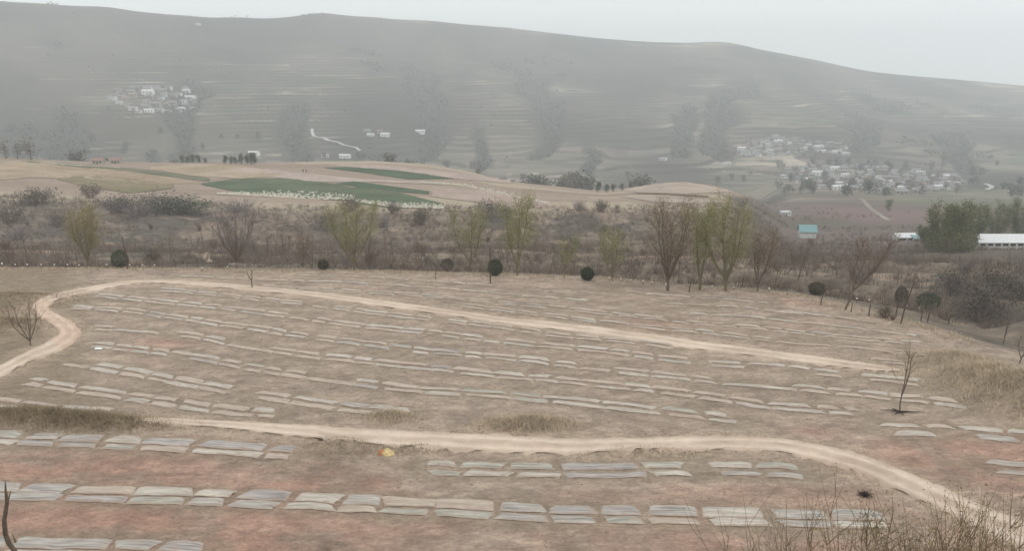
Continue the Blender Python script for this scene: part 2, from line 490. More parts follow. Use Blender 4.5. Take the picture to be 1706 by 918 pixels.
def put(name, me, parent=None, loc=(0, 0, 0), rz=0.0, sc=1.0):
    o = bpy.data.objects.new(name, me)
    COL.objects.link(o)
    o.location = tuple(loc); o.rotation_euler = (0, 0, rz)
    o.scale = (sc, sc, sc) if np.isscalar(sc) else tuple(sc)
    if parent is not None:
        o.parent = parent
    return o


def tag(o, label=None, cat=None, group=None, kind=None):
    if label: o["label"] = label
    if cat: o["category"] = cat
    if group: o["group"] = group
    if kind: o["kind"] = kind
    return o


def copy_tree(o, loc, rz=0.0, sc=1.0):
    c = o.copy(); COL.objects.link(c)
    c.location = tuple(loc); c.rotation_euler = (0, 0, rz); c.scale = (sc, sc, sc) if np.isscalar(sc) else tuple(sc)
    for ch in o.children:
        d = ch.copy(); COL.objects.link(d); d.parent = c
        for g in ch.children:
            e = g.copy(); COL.objects.link(e); e.parent = d
    return c


def grid_mesh(name, V, nr, nc, material, cols=None, smooth_=True, uv=None, uv2=None):
    me = bpy.data.meshes.new(name)
    i = np.arange((nr - 1) * nc).reshape(nr - 1, nc)[:, :-1].ravel()
    q = np.stack([i, i + 1, i + nc + 1, i + nc], 1)
    me.vertices.add(nr * nc); me.vertices.foreach_set("co", V.reshape(-1).astype(np.float32))
    me.loops.add(len(q) * 4); me.loops.foreach_set("vertex_index", q.ravel().astype(np.int32))
    me.polygons.add(len(q)); me.polygons.foreach_set("loop_start", (np.arange(len(q)) * 4).astype(np.int32))
    me.polygons.foreach_set("loop_total", np.full(len(q), 4, np.int32))
    me.update(calc_edges=True)
    me.polygons.foreach_set("use_smooth", np.full(len(q), smooth_))
    if cols is not None:
        ca = me.color_attributes.new("Col", 'FLOAT_COLOR', 'POINT')
        ca.data.foreach_set("color", np.concatenate([cols, np.ones((len(cols), 1))], 1).astype(np.float32).ravel())
    if uv is not None:
        ul = me.uv_layers.new(name="UVMap")
        ul.data.foreach_set("uv", uv[q.ravel()].astype(np.float32).ravel())
    if uv2 is not None:
        ul = me.uv_layers.new(name="Edge")
        ul.data.foreach_set("uv", uv2[q.ravel()].astype(np.float32).ravel())
    me.materials.append(material)
    me.update()
    return me


def catmull(pts, n=12):
    pts = np.asarray(pts, float); out = []
    q = np.vstack([2 * pts[0] - pts[1], pts, 2 * pts[-1] - pts[-2]])
    for i in range(1, len(q) - 2):
        for s in np.linspace(0, 1, n, endpoint=False):
            a, b, c, d = q[i - 1], q[i], q[i + 1], q[i + 2]
            out.append(.5 * (2 * b + (c - a) * s + (2 * a - 5 * b + 4 * c - d) * s * s + (3 * b - a - 3 * c + d) * s ** 3))
    out.append(pts[-1])
    return np.array(out)


# ------------------------------------------------------------------ dirt tracks: edges read off the photograph, laid on the land
TRACKS = {
    'upper': [((-40, 622), (-40, 642)), ((0, 608), (0, 630)), ((40, 588), (45, 607)), ((80, 568), (95, 588)), ((98, 553), (131, 565)), ((84, 540), (132, 548)), ((62, 525), (110, 530)), ((53, 512), (86, 518)),
              ((62, 500), (86, 507)), ((90, 489), (110, 497)), ((140, 479), (155, 487)), ((190, 471), (200, 477)), ((240, 467), (245, 472)), ((300, 468), (300, 474)),
              ((380, 473), (380, 481)), ((460, 480), (460, 489)), ((540, 488), (540, 498)), ((620, 498), (620, 510)), ((700, 509), (700, 521)), ((780, 520), (780, 531)), ((860, 531), (860, 543)),
              ((940, 538), (940, 552)), ((1020, 548), (1020, 562)), ((1100, 559), (1100, 574)), ((1180, 571), (1180, 586)), ((1260, 581), (1260, 595)), ((1340, 591), (1340, 606)),
              ((1420, 602), (1420, 616)), ((1470, 610), (1470, 620)), ((1500, 616), (1500, 620))],
    'lower': [((225, 697), (225, 703)), ((300, 698), (300, 710)), ((380, 702), (380, 716)), ((460, 706), (460, 726)), ((560, 711), (560, 736)), ((660, 716), (660, 746)), ((760, 721), (760, 752)), ((860, 727), (860, 757)),
              ((960, 731), (960, 758)), ((1060, 730), (1060, 752)), ((1140, 728), (1140, 752)), ((1220, 727), (1220, 751)), ((1300, 731), (1300, 756)), ((1380, 744), (1372, 773)), ((1450, 763), (1430, 790)), ((1520, 790), (1492, 819)),
              ((1590, 822), (1555, 848)), ((1650, 846), (1610, 876)), ((1720, 873), (1675, 905)), ((1800, 905), (1760, 940))],
}
track_world = {}
for nm, lst in TRACKS.items():
    a = catmull([p[0] for p in lst], 6); b = catmull([p[1] for p in lst], 6)
    track_world[nm] = (cast(a[:, 0], a[:, 1]), cast(b[:, 0], b[:, 1]))


def seg_dist(px, py, line):
    best = np.full(px.shape, 1e9)
    for i in range(len(line) - 1):
        ax, ay = line[i][:2]; bx, by = line[i + 1][:2]
        dx, dy = bx - ax, by - ay
        t = np.clip(((px - ax) * dx + (py - ay) * dy) / (dx * dx + dy * dy + 1e-9), 0, 1)
        best = np.minimum(best, np.hypot(px - ax - t * dx, py - ay - t * dy))
    return best


# ------------------------------------------------------------------ where the rows of mulch film run
# (pixels of the row's middle, upper band width m, lower band width m, spacing m, palette weights, label)
PAL_FAR = [.35, .60, .03, .01, .01]; PAL_MID = [.38, .52, .06, .02, .02]; PAL_NEAR = [.24, .08, .38, .22, .08]
ROWS = [
    ([(-120, 908), (0, 914), (180, 917), (350, 925)], 1.05, .8, 1.0, PAL_NEAR, "plastic mulch row nearest the camera, cut by the bottom edge"),
    ([(-120, 817), (0, 820), (200, 826), (380, 830), (470, 836), (700, 846), (900, 857), (1100, 861), (1300, 865), (1500, 868)], 1.05, .75, 1.0, PAL_NEAR, "wide grey mulch film row crossing the near red soil"),
    ([(-120, 726), (0, 731), (200, 739), (350, 747), (505, 757)], 1.05, .75, 1.0, PAL_NEAR, "wide grey film row below the dark grass bank at left"),
    ([(680, 780), (850, 785), (1000, 786), (1150, 783), (1280, 784), (1360, 790)], .8, .6, 1.1, [.3, .1, .2, .1, .3], "short greenish film row below the lower dirt track"),
    ([(1452, 714), (1600, 720), (1706, 727), (1830, 738)], .75, .85, 1.3, [.45, .2, .25, .05, .05], "film row right of the lower track below the bare tree"),
    ([(1628, 775), (1706, 783), (1800, 792)], .7, .6, 1.2, [.4, .1, .25, .05, .2], "short film row at the right edge beside the track"),
    ([(-120, 656), (-20, 670), (70, 680), (195, 690)], .62, .6, 1.0, PAL_MID, "short film row above the dark grass bank at left"),
    ([(35, 632), (100, 645), (200, 659), (300, 673), (370, 684), (475, 691)], .68, .64, .98, PAL_MID, "film row starting below the track bend, ending before the straw heap"),
    ([(100, 603), (160, 611), (240, 625), (320, 640), (420, 657), (520, 672), (600, 682), (690, 690)], .68, .64, .98, PAL_MID, "curving film row ending at the small straw heap"),
    ([(140, 572), (200, 580), (300, 592), (427, 614), (503, 625), (563, 633), (618, 641), (680, 649), (750, 653), (850, 660), (940, 668), (1040, 678), (1140, 690), (1240, 700)], .64, .58, .96, [.3, .45, .1, .05, .1], "lowest long film row above the lower track"),
    ([(140, 546), (210, 548), (300, 557), (340, 563), (427, 579), (500, 590), (574, 598), (631, 605), (688, 610), (754, 617), (852, 628), (908, 631), (985, 640), (1055, 646), (1126, 654), (1208, 665), (1279, 677), (1366, 683), (1442, 688)], .64, .56, .94, PAL_MID, "second long film row up from the lower track"),
    ([(101, 511), (200, 517), (260, 525), (330, 534), (427, 547), (509, 560), (574, 568), (672, 581), (740, 588), (852, 597), (922, 606), (1004, 614), (1053, 620), (1156, 631), (1222, 639), (1279, 643), (1344, 648), (1423, 656), (1475, 662), (1551, 668), (1620, 677)], .64, .56, .94, PAL_MID, "longest film row, running to the foot of the bare tree"),
    ([(150, 491), (230, 499), (330, 509), (427, 520), (509, 530), (563, 538), (618, 545), (672, 550), (740, 557), (852, 570), (922, 577), (990, 583), (1058, 591), (1115, 598), (1181, 606), (1279, 611), (1361, 620), (1434, 629), (1505, 635), (1580, 642)], .64, .56, .94, PAL_MID, "second film row below the upper track"),
    ([(250, 481), (340, 489), (427, 498), (481, 504), (530, 509), (577, 515), (623, 522), (672, 527), (740, 534), (852, 547), (908, 556), (963, 562), (1028, 568), (1085, 573), (1129, 580)], .6, .52, .88, PAL_FAR, "film row hugging the lower side of the upper track"),
    ([(420, 475), (509, 481), (580, 485), (661, 490), (743, 496), (852, 506), (930, 513), (1006, 522), (1077, 529), (1126, 535), (1172, 540), (1216, 543), (1281, 548), (1385, 560), (1557, 576)], .5, .44, .8, PAL_FAR, "long film row above the upper track"),
    ([(750, 507), (852, 518), (906, 525), (944, 529), (1017, 539), (1121, 549), (1216, 558), (1281, 567), (1388, 575), (1480, 584), (1558, 590)], .5, .44, .8, PAL_FAR, "film row just above the upper track on its right half"),
    ([(1080, 519), (1175, 524), (1235, 527), (1281, 532), (1404, 545), (1545, 562)], .5, 0, 0, PAL_FAR, "thin film row near the field's right back corner"),
    ([(280, 460), (427, 466), (590, 471), (732, 480), (852, 491), (946, 498), (1040, 508)], .5, 0, 0, PAL_FAR, "thin film row along the back of the field"),
    ([(947, 481), (1039, 486), (1208, 499), (1290, 506)], .44, 0, 0, PAL_FAR, "thinnest film row below the tall willows"),
    ([(1083, 503), (1235, 512), (1271, 516), (1350, 526)], .44, 0, 0, PAL_FAR, "second thin film row below the tall willows"),
    ([(1440, 600), (1480, 603), (1520, 607)], .5, .42, .8, PAL_FAR, "very short film row above the end of the upper track"),
    ([(1060, 489), (1160, 493), (1280, 500)], .44, 0, 0, PAL_FAR, "short thin film row right under the tall willows' trunks"),
    ([(480, 459), (620, 462), (760, 471), (860, 479)], .44, 0, 0, PAL_FAR, "thin film row closest to the field's far grass edge"),
    ([(1290, 516), (1380, 527), (1500, 545)], .44, 0, 0, PAL_FAR, "thin film row behind the right back corner row"),
]


def row_line(pts):
    w = cast(np.array(pts)[:, 0], np.array(pts)[:, 1])
    c = catmull(w[:, :2], 14)
    return np.stack([np.convolve(np.pad(c[:, k], 6, mode='edge'), np.ones(13) / 13, 'valid') for k in (0, 1)], 1)


ROW_LINES = [row_line(r_[0]) for r_ in ROWS]

# ------------------------------------------------------------------ ground sheet

def ground_colour(x, y, z, nz):
    t = x / np.maximum(y, 22.0)
    e = edge_at(t)
    n1 = fbm(x / 14.0, y / 9.0, 51, 4); n2 = fbm(x / 3.2, y / 2.2, 52, 3); n3 = fbm(x / 45.0, y / 40.0, 53, 3)
    tan = lin(167, 149, 134); red = lin(172, 139, 123); grey = lin(148, 134, 119)
    C = tan[None] * np.ones((len(x), 1))
    # red, freshly turned soil in the nearer strips, straw-greyed soil elsewhere
    wr = smooth(-.10, .22, n1 + .42 * smooth(56, 44, y) - .26) [:, None]
    C = C * (1 - wr) + red * wr
    rr_ = smooth(1, .3, np.hypot((x - 30) / 12.0, (y - 46) / 5.5) + .9 * n1)[:, None] * .8
    C = C * (1 - rr_) + red * rr_
    wg = (smooth(.02, .24, n2) * .6)[:, None]
    C = C * (1 - wg) + grey * wg
    C = C * (1 + .5 * fbm(x / .8, y / .45, 54, 3) + .35 * fbm(x / 5.0, y / 1.2, 55, 3))[:, None]
    # slope down from the camera: dry weeds
    ws = smooth(33, 29, y)[:, None]
    C = C * (1 - ws) + lin(132, 116, 92) * ws
    # left grass margin and banks
    ml = smooth(0, -4, x + .52 * y - 1.5 + 3 * n1) * smooth(48, 56, y) * (y < e + 2)
    C = C * (1 - ml[:, None]) + lin(146, 130, 112) * ml[:, None]
    for (mx, my, rx, ry, ang, hh) in MOUNDS:
        g = np.exp(-.6 * (((x - mx) / rx) ** 2 + ((y - my) / (ry * 1.2)) ** 2))[:, None] * (.75 if hh != .55 or my > 52 else .2)
        C = C * (1 - g) + lin(150, 134, 114) * g
    # brushy slope beyond the terrace
    g = smooth(e - .5, e + 6, y)
    b1 = lin(122, 110, 97); b2 = lin(98, 91, 83); b3 = lin(142, 125, 110)
    k1 = smooth(-.12, .16, fbm(x / 22.0, y / 16.0, 61, 4))[:, None]; k2 = smooth(.06, .26, fbm(x / 9.0, y / 6.0, 62, 3))[:, None]
    B = b1 * (1 - k1) + b2 * k1; B = B * (1 - k2) + b3 * k2
    B = B * (1 + .9 * fbm(x / 2.6, y / 1.7, 66, 3) + .5 * fbm(x / 7.0, y / 3.0, 67, 3))[:, None]
    C = C * (1 - g[:, None]) + B * g[:, None]
    # farmed shelf behind it
    side = smooth(.262, .292, t + .05 * n3 + .03 * fbm(x / 12.0, y / 12.0, 65, 3))
    p = smooth(232, 250, y + 24 * n3) * (1 - side)
    band = np.floor(y / 17.0 + 2.2 * fbm(x / 130.0, y / 130.0, 63, 2) + x / 240.0)
    hb = _hash(band, np.floor(x / 85.0 + band * .37), 8)[:, None]
    S = lin(156, 139, 124) * (1 - hb) + lin(138, 119, 106) * hb
    S = np.where(hb > .82, lin(164, 150, 131), S)
    C = C * (1 - p[:, None]) + S * p[:, None]
    # right-hand lowland: mauve-brown ploughland and dull green
    lo = smooth(120, 170, y) * side
    q = smooth(-.1, .1, fbm(x / 60.0, y / 40.0, 64, 3))[:, None]
    Lw = lin(112, 100, 94) * (1 - q) + lin(102, 94, 84) * q
    rp = smooth(1, .35, np.hypot((x - 155) / 42.0, (y - 372) / 66.0) + .8 * n3 + .5 * n1)[:, None]
    Lw = Lw * (1 - rp) + lin(122, 103, 99) * rp
    gp = smooth(1, .6, np.hypot((x - 250) / 60.0, (y - 470) / 70.0))[:, None]
    Lw = Lw * (1 - gp) + lin(104, 106, 88) * gp
    C = C * (1 - lo[:, None]) + Lw * lo[:, None]
    # valley and far slope: terraced plots, dark risers and wooded ravines
    f = smooth(430, 560, y)
    lev = np.floor(smooth(980, 700, y) * y / 21.0) + np.floor((z + 7 * fbm(x / 160.0, y / 160.0, 31, 2)) / 4.2)
    pl = _hash(lev, np.floor(x / np.where(y < 900, 48.0, 95.0) + lev * .61 + .3 * n3), 5)[:, None]
    T = lin(128, 119, 106) * (1 - pl) + lin(98, 94, 82) * pl
    T = np.where(pl > .88, lin(160, 150, 134), T); T = np.where((pl > .36) & (pl < .46), lin(100, 103, 86), T)
    pl2 = _hash(np.floor(lev * 1.0 + y / 23.0), np.floor(x / 42.0 + y / 31.0), 6)[:, None]
    T = T * (.84 + .32 * pl2)
    T = T * (1 + .7 * fbm(x / 30.0, y / 17.0, 74, 4) + .4 * fbm(x / 9.0, y / 6.0, 75, 3) * smooth(1000, 700, y))[:, None]
    T = np.where((pl > .52) & (pl < .6), lin(126, 112, 106), T)
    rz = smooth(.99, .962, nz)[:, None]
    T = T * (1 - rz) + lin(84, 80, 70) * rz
    m, d = ravine_mask(t, y)
    wd = np.clip(smooth(.15, .6, m + .7 * fbm(x / 70.0, y / 70.0, 71, 3)) + smooth(.14, .3, fbm(x / 130.0, y / 190.0, 72, 4)) * .8, 0, 1)[:, None] * smooth(1950, 1700, ynorm(t, y))[:, None]
    bd = smooth(-.06, .2, fbm(x / 150.0, y / 330.0, 73, 4))[:, None] * .85
    T = T * (1 - bd) + lin(68, 65, 60) * bd
    bp_ = smooth(.05, .25, fbm(x / 120.0, y / 150.0, 76, 4))[:, None] * .25
    T = T * (1 - bp_) + lin(132, 119, 109) * bp_
    T = T * (1 - wd) + lin(76, 74, 67) * wd
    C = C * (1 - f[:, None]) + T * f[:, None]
    return C


gy_, gx_ = np.gradient(GZ)
dxs = np.gradient(GX, axis=1); dys = np.gradient(GY, axis=0)
NZ = 1 / np.sqrt(1 + (gx_ / dxs) ** 2 + (gy_ / dys) ** 2)
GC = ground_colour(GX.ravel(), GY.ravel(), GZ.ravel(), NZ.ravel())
# pale dust spilling past the wheel tracks
fm = (GY.ravel() > 30) & (GY.ravel() < 112)
for nm, (A, B) in track_world.items():
    mid = ((A + B) / 2)[::3]
    half = np.median(np.linalg.norm(A - B, axis=1)) / 2
    dd = seg_dist(GX.ravel()[fm], GY.ravel()[fm], mid)
    w = (smooth(half + 1.6, half * .8, dd + 1.2 * fbm(GX.ravel()[fm] / 2.0, GY.ravel()[fm] / 2.0, 81, 3)) * .55)[:, None]
    GC[fm] = GC[fm] * (1 - w) + lin(186, 166, 147) * w
for (pts, wu, wl, sp, pal, label), c in zip(ROWS, ROW_LINES):
    cs = np.vstack([c[::9], c[-1:]])
    bb = fm.copy(); bb[fm] = (GY.ravel()[fm] > cs[:, 1].min() - 3) & (GY.ravel()[fm] < cs[:, 1].max() + 3)
    dd = seg_dist(GX.ravel()[bb], GY.ravel()[bb], cs)
    wid = sp / 2 + wu * .5
    w = (smooth(wid + 1.0, wid, dd + .9 * fbm(GX.ravel()[bb] / 1.1, GY.ravel()[bb] / .9, 83, 3)) * .55)[:, None]
    GC[bb] = GC[bb] * (1 - w) + lin(150, 135, 117) * w
g = put("ground", grid_mesh("ground", np.stack([GX, GY, GZ], 2), len(rows_y), NXC, M_ground, GC))
tag(g, kind="structure")
print("ground", len(rows_y), NXC)

# tracks: real ribbons with two worn wheel ruts
for nm, (A, B) in track_world.items():
    nseg = len(A); nc = 15
    s = np.linspace(0, 1, nc)
    V = np.zeros((nseg, nc, 3)); Cc = np.zeros((nseg, nc, 3))
    wob = np.cumsum(rng.normal(size=nseg)) * 0
    for i in range(nseg):
        jl, jr = rng.normal() * .22, rng.normal() * .22
        q = (A[i] * (1 - s[:, None]) + B[i] * s[:, None])
        dirv = (B[i] - A[i]); dirv = dirv / (np.linalg.norm(dirv) + 1e-9)
        q[0] += dirv * jl; q[-1] += dirv * jr
        rut = np.exp(-((s - .27) / .10) ** 2) + np.exp(-((s - .73) / .10) ** 2)
        V[i, :, 0], V[i, :, 1] = q[:, 0], q[:, 1]
        V[i, :, 2] = h(q[:, 0], q[:, 1]) + .05 + .05 * (1 - rut) * np.sin(math.pi * s) - .06 * (np.abs(s - .5) > .495)
        n_ = fbm(q[:, 0] / 2.5, q[:, 1] / 1.2, 33, 3)
        k = np.clip(.2 + .75 * rut + 1.3 * n_ + .5 * fbm(q[:, 0] / .6, q[:, 1] / .4, 34, 2), 0, 1)[:, None]
        k = k * np.clip(np.sin(math.pi * s) * 5, .25, 1)[:, None]
        Cc[i] = lin(176, 156, 139) * (1 - k) + lin(206, 188, 171) * k
        if nm == 'upper' and 18 < i < 50:
            Cc[i] = Cc[i] * .7 + lin(206, 172, 152) * .3
    o = put("dirt_track", grid_mesh("dirt_track", V, nseg, nc, M_track, Cc.reshape(-1, 3)))
    tag(o, kind="structure")
    if nm == 'upper':
        o["label"] = "upper pale dirt track looping round the left end of the field"
    else:
        o["label"] = "lower pale dirt track crossing the field and curving away to the right"


def ribbon(name, pts, width, col, up=.15, material=None, label=None):
    w = cast(np.array(pts)[:, 0], np.array(pts)[:, 1]); c = catmull(w[:, :2], 6)
    d = np.gradient(c, axis=0); d /= np.linalg.norm(d, axis=1)[:, None] + 1e-9
    nrm = np.stack([-d[:, 1], d[:, 0]], 1)
    off = np.linspace(-.5, .5, 4)
    V = np.zeros((len(c), 4, 3))
    for j, f in enumerate(off):
        q = c + nrm * f * width
        V[:, j, :2] = q; V[:, j, 2] = h(q[:, 0], q[:, 1]) + up
    o = put(name, grid_mesh(name, V, len(c), 4, material or M_field, np.tile(col, (len(c) * 4, 1))))
    tag(o, kind="structure")
    if label: o["label"] = label
    return o


ribbon("valley_road", [(520, 215), (521, 224), (530, 229), (560, 237), (590, 246), (602, 252)], 3.6, lin(180, 178, 174), .9)
ribbon("valley_road", [(1480, 306), (1540, 302), (1600, 304), (1640, 307), (1652, 312), (1645, 318)], 3.6, lin(172, 170, 164), .9)
ribbon("field_path", [(360, 418), (346, 424), (343, 432), (352, 438)], 1.0, lin(160, 142, 124), .12)
ribbon("field_path", [(0, 267), (60, 269), (130, 276), (200, 280)], 2.0, lin(180, 168, 152), .3)
ribbon("field_path", [(1434, 331), (1448, 345), (1462, 356), (1480, 368)], 2.4, lin(140, 130, 120), .2)


# ------------------------------------------------------------------ crop fields on the shelf beyond the gully
def patch(name, top, bot, c1, c2, up=.16, label=None, nc=46, nr=10, edge=None):
    us = np.linspace(max(top[0][0], bot[0][0]), min(top[-1][0], bot[-1][0]), nc)
    vt = np.interp(us, *np.array(top).T); vb = np.interp(us, *np.array(bot).T)
    V = np.zeros((nr, nc, 3))
    for r in range(nr):
        f = r / (nr - 1)
        V[r] = cast(us, vt * (1 - f) + vb * f)
    V[:, :, 2] = h(V[:, :, 0], V[:, :, 1]) + up
    X, Y = V[:, :, 0].ravel(), V[:, :, 1].ravel()
    k = smooth(-.25, .25, fbm(X / 16.0, Y / 10.0, 14, 3))[:, None]
    Cc = np.asarray(c1) * (1 - k) + np.asarray(c2) * k
    o = put(name, grid_mesh(name, V, nr, nc, M_field, Cc))
    tag(o, label=label, kind="structure")
    return o


GRN = lin(74, 88, 66); GRN2 = lin(90, 96, 74); TAN1 = lin(158, 143, 129); TAN2 = lin(166, 149, 136); PNK = lin(160, 142, 132); OCH = lin(152, 134, 110)
patch("crop_field", [(540, 279), (600, 279), (680, 286), (756, 297)], [(540, 280), (600, 287), (680, 299), (756, 298)], GRN, lin(68, 84, 62), label="upper curved green wheat field on the shelf")
patch("crop_field", [(335, 306), (400, 297), (480, 297), (560, 307), (592, 314)], [(335, 308), (400, 321), (480, 328), (560, 334), (592, 333)], GRN, GRN2, label="green wheat field behind the left pale rubble")
patch("crop_field", [(560, 306), (590, 302), (640, 309), (715, 319)], [(560, 307), (590, 311), (640, 318), (715, 324)], lin(68, 84, 62), GRN, label="narrow dark green wheat strip")
patch("crop_field", [(556, 318), (600, 311), (660, 320), (744, 341)], [(556, 330), (600, 341), (660, 348), (744, 345)], GRN2, GRN, label="broad dull green wheat field edged with pale rubble")
patch("crop_field", [(250, 279), (320, 272), (400, 275), (470, 290)], [(250, 282), (320, 293), (400, 298), (470, 293)], TAN2, OCH, label="pale tan ploughed field behind dark green belt")
patch("crop_field", [(-90, 262), (0, 266), (60, 270), (150, 279), (230, 288), (330, 305)], [(-90, 300), (0, 300), (60, 296), (150, 299), (230, 306), (330, 306)], lin(160, 142, 120), lin(146, 127, 106), label="ochre stubble field at the left end of the shelf")
patch("crop_field", [(95, 297), (150, 291), (220, 297), (290, 308)], [(95, 299), (150, 313), (220, 322), (290, 314)], lin(116, 108, 82), lin(128, 114, 90), label="dull olive field on the shelf")
patch("crop_field", [(45, 267), (130, 274), (230, 281), (350, 297)], [(45, 271), (130, 279), (230, 288), (350, 303)], lin(112, 106, 84), lin(100, 102, 80), label="dark green belt curving down the shelf")
patch("crop_field", [(440, 281), (520, 290), (620, 300), (740, 304)], [(440, 293), (520, 303), (620, 303), (740, 308)], PNK, lin(168, 152, 141), label="pink ploughed field on the shelf")
patch("crop_field", [(560, 273), (660, 277), (760, 288), (850, 299)], [(560, 277), (660, 284), (760, 298), (850, 306)], lin(166, 149, 137), PNK, label="pale pink field at the shelf crest")
patch("crop_field", [(720, 312), (800, 318), (860, 326), (920, 338)], [(720, 328), (800, 338), (860, 348), (920, 346)], lin(156, 137, 125), PNK, label="pinkish field behind the middle willows")
patch("crop_field", [(1040, 316), (1090, 306), (1140, 303), (1222, 318)], [(1040, 318), (1090, 323), (1140, 324), (1222, 319)], TAN1, TAN2, label="pale tan top of the right-hand knoll")
patch("crop_field", [(1030, 326), (1090, 329), (1160, 332), (1222, 336)], [(1030, 327), (1090, 337), (1160, 340), (1222, 337)], PNK, TAN1, label="pale lower step of the right-hand knoll")
patch("crop_field", [(1060, 321), (1110, 322), (1180, 326)], [(1060, 323), (1110, 324.5), (1180, 329)], lin(120, 104, 86), lin(132, 112, 92), label="thin dark bank across the knoll", up=.3, nr=4)

# ------------------------------------------------------------------ rows of plastic mulch film
row_lines = []


def film_panel(c, d, nrm, i0, i1, arc, off, width, r):
    n = max(4, int((arc[i1] - arc[i0]) / .35) + 1)
    a = np.linspace(arc[i0], arc[i1], n)
    px = np.interp(a, arc, c[:, 0]); py = np.interp(a, arc, c[:, 1]); nx = np.interp(a, arc, nrm[:, 0]); ny = np.interp(a, arc, nrm[:, 1])
    prof_s = np.linspace(-.5, .5, 9); prof_h = np.array([0, .035, .05, .06, .065, .06, .05, .035, 0]) * (.7 + .5 * width)
    cre = r.normal(size=9) * .018; cre[[0, 8]] = 0
    V = np.zeros((n, 9, 3)); f = np.linspace(0, 1, n)
    wj = width * (1 + .3 * fbm(a / 1.2, np.full(n, r.rand() * 50), 4, 2)) * (.9 + .1 * np.clip(np.sin(math.pi * f) * 5, 0, 1))
    oj = .08 * fbm(a / 1.4, np.full(n, r.rand() * 50), 9, 2)
    endk = np.clip(np.minimum(a - a[0], a[-1] - a) / .3, 0, 1)
    sh = r.uniform(-.5, .5, 2)
    for j in range(9):
        o = off + oj + prof_s[j] * wj
        along = (sh[0] * (1 - f) ** 6 + sh[1] * f ** 6) * prof_s[j]
        x = px + nx * o + ny * along; y = py + ny * o - nx * along
        V[:, j, 0], V[:, j, 1] = x, y
        V[:, j, 2] = h(x, y) + prof_h[j] * (.25 + .75 * endk) + cre[j] + .03 * fbm(a / .5, np.full(n, j * 3.1 + r.rand()), 6, 2) - .03 * (1 - endk) + .03
    return V, n


npan = 0
for (pts, wu, wl, sp, pal, label), c in zip(ROWS, ROW_LINES):
    arc = np.concatenate([[0], np.cumsum(np.linalg.norm(np.diff(c, axis=0), axis=1))])
    d = np.gradient(c, axis=0); d /= np.linalg.norm(d, axis=1)[:, None] + 1e-9
    nrm = np.stack([-d[:, 1], d[:, 0]], 1)
    row_lines.append(c)
    root = bpy.data.objects.new("mulch_film_row", None); COL.objects.link(root)
    base = (c[0][0], c[0][1], float(h(c[0][0], c[0][1])))
    root.location = base
    tag(root, label, "plastic mulch", "rows of plastic mulch film on the field")
    near = wu > 1
    bands = [(sp / 2, wu)] + ([(-sp / 2, wl)] if wl else [])
    cuts = []
    s = rng.uniform(0, .4)
    while s < arc[-1] - .6:
        L = rng.uniform(1.5, 3.0) * (1.15 if near else 1) * (1.7 if rng.rand() < .15 else 1); cuts.append((s, min(s + L, arc[-1]))); s += L + (rng.uniform(.22, .42) if near else rng.uniform(.14, .3))
        if not near and rng.rand() < .05: s += rng.uniform(.6, 2.2)
    for bi, (off, width) in enumerate(bands):
        sh = 0 if bi == 0 else (rng.uniform(-.2, .2) if near else rng.uniform(.2, .8))
        for (a, b) in cuts:
            a2, b2 = max(0, a + sh + rng.normal() * .12), min(arc[-1], b + sh + rng.normal() * .12)
            if b2 - a2 < .5 or (not near and rng.rand() < .05): continue
            i0, i1 = 0, 1
            arc2 = np.array([a2, b2])
            n_ = max(5, int((b2 - a2) / .35) + 1)
            aa = np.linspace(a2, b2, n_)
            cc = np.stack([np.interp(aa, arc, c[:, 0]), np.interp(aa, arc, c[:, 1])], 1)
            nn = np.stack([np.interp(aa, arc, nrm[:, 0]), np.interp(aa, arc, nrm[:, 1])], 1)
            V, n = film_panel(cc, None, nn, 0, n_ - 1, aa, off, width * rng.uniform(.85, 1.1), rng)
            V = V - np.array(base)
            al = np.linspace(a2, b2, n)
            uvw = np.stack([np.repeat(al, 9), np.tile(np.linspace(0, width, 9), n)], 1)
            uve = np.stack([np.repeat(np.minimum(al - a2, b2 - al), 9), np.tile(np.minimum(np.linspace(0, 1, 9), np.linspace(1, 0, 9)) * width, n)], 1)
            me = grid_mesh("film_panel", V, n, 9, FILM[rng.choice(5, p=pal)], uv=uvw, uv2=uve)
            put("film_panel", me, root); npan += 1
print('film panels', npan, time.perf_counter() - T0)

# ------------------------------------------------------------------ loose soil clods, straw and brush (nobody could count these)
mb = MB()
N = 30000
yy = 30 + 62 * rng.rand(N) ** 1.5; xx = (rng.rand(N) * 2 - 1) * .72 * yy
ok = yy < edge_at(xx / yy) - 1; xx, yy = xx[ok], yy[ok]
keep = np.ones(len(xx), bool)
for c in row_lines[:6]:
    keep &= seg_dist(xx, yy, c[::4]) > 1.0
for nm, (A, B) in track_world.items():
    keep &= seg_dist(xx, yy, ((A + B) / 2)[::3]) > 1.5
keep &= fbm(xx / 4.0, yy / 3.0, 77, 3) > -.08
xx, yy = xx[keep], yy[keep]
zz = h(xx, yy)
oct_v = np.array([(1, 0, 0), (-1, 0, 0), (0, 1, 0), (0, -1, 0), (0, 0, 1)], float)
sz = .025 + .075 * rng.rand(len(xx)) ** 3
V = oct_v[None] * sz[:, None, None] * (.6 + .8 * rng.rand(len(xx), 5, 1)) * np.array([1.2, 1.2, .75]) + np.stack([xx, yy, zz - .01], 1)[:, None, :]
F = np.array([(0, 2, 4), (2, 1, 4), (1, 3, 4), (3, 0, 4)])
mb.v.append(V.reshape(-1, 3)); mb.n = len(xx) * 5
mb.f = list(map(tuple, (F[None] + (np.arange(len(xx)) * 5)[:, None, None]).reshape(-1, 3).tolist())); mb.mi = [0] * len(mb.f)
o = put("soil_clods", mb.mesh("soil_clods", M_clod)); tag(o, "loose reddish soil clods strewn over the ploughed field", "soil clods", kind="stuff")

print('t', time.perf_counter() - T0)
# dry grass on banks and field margins
GP = []


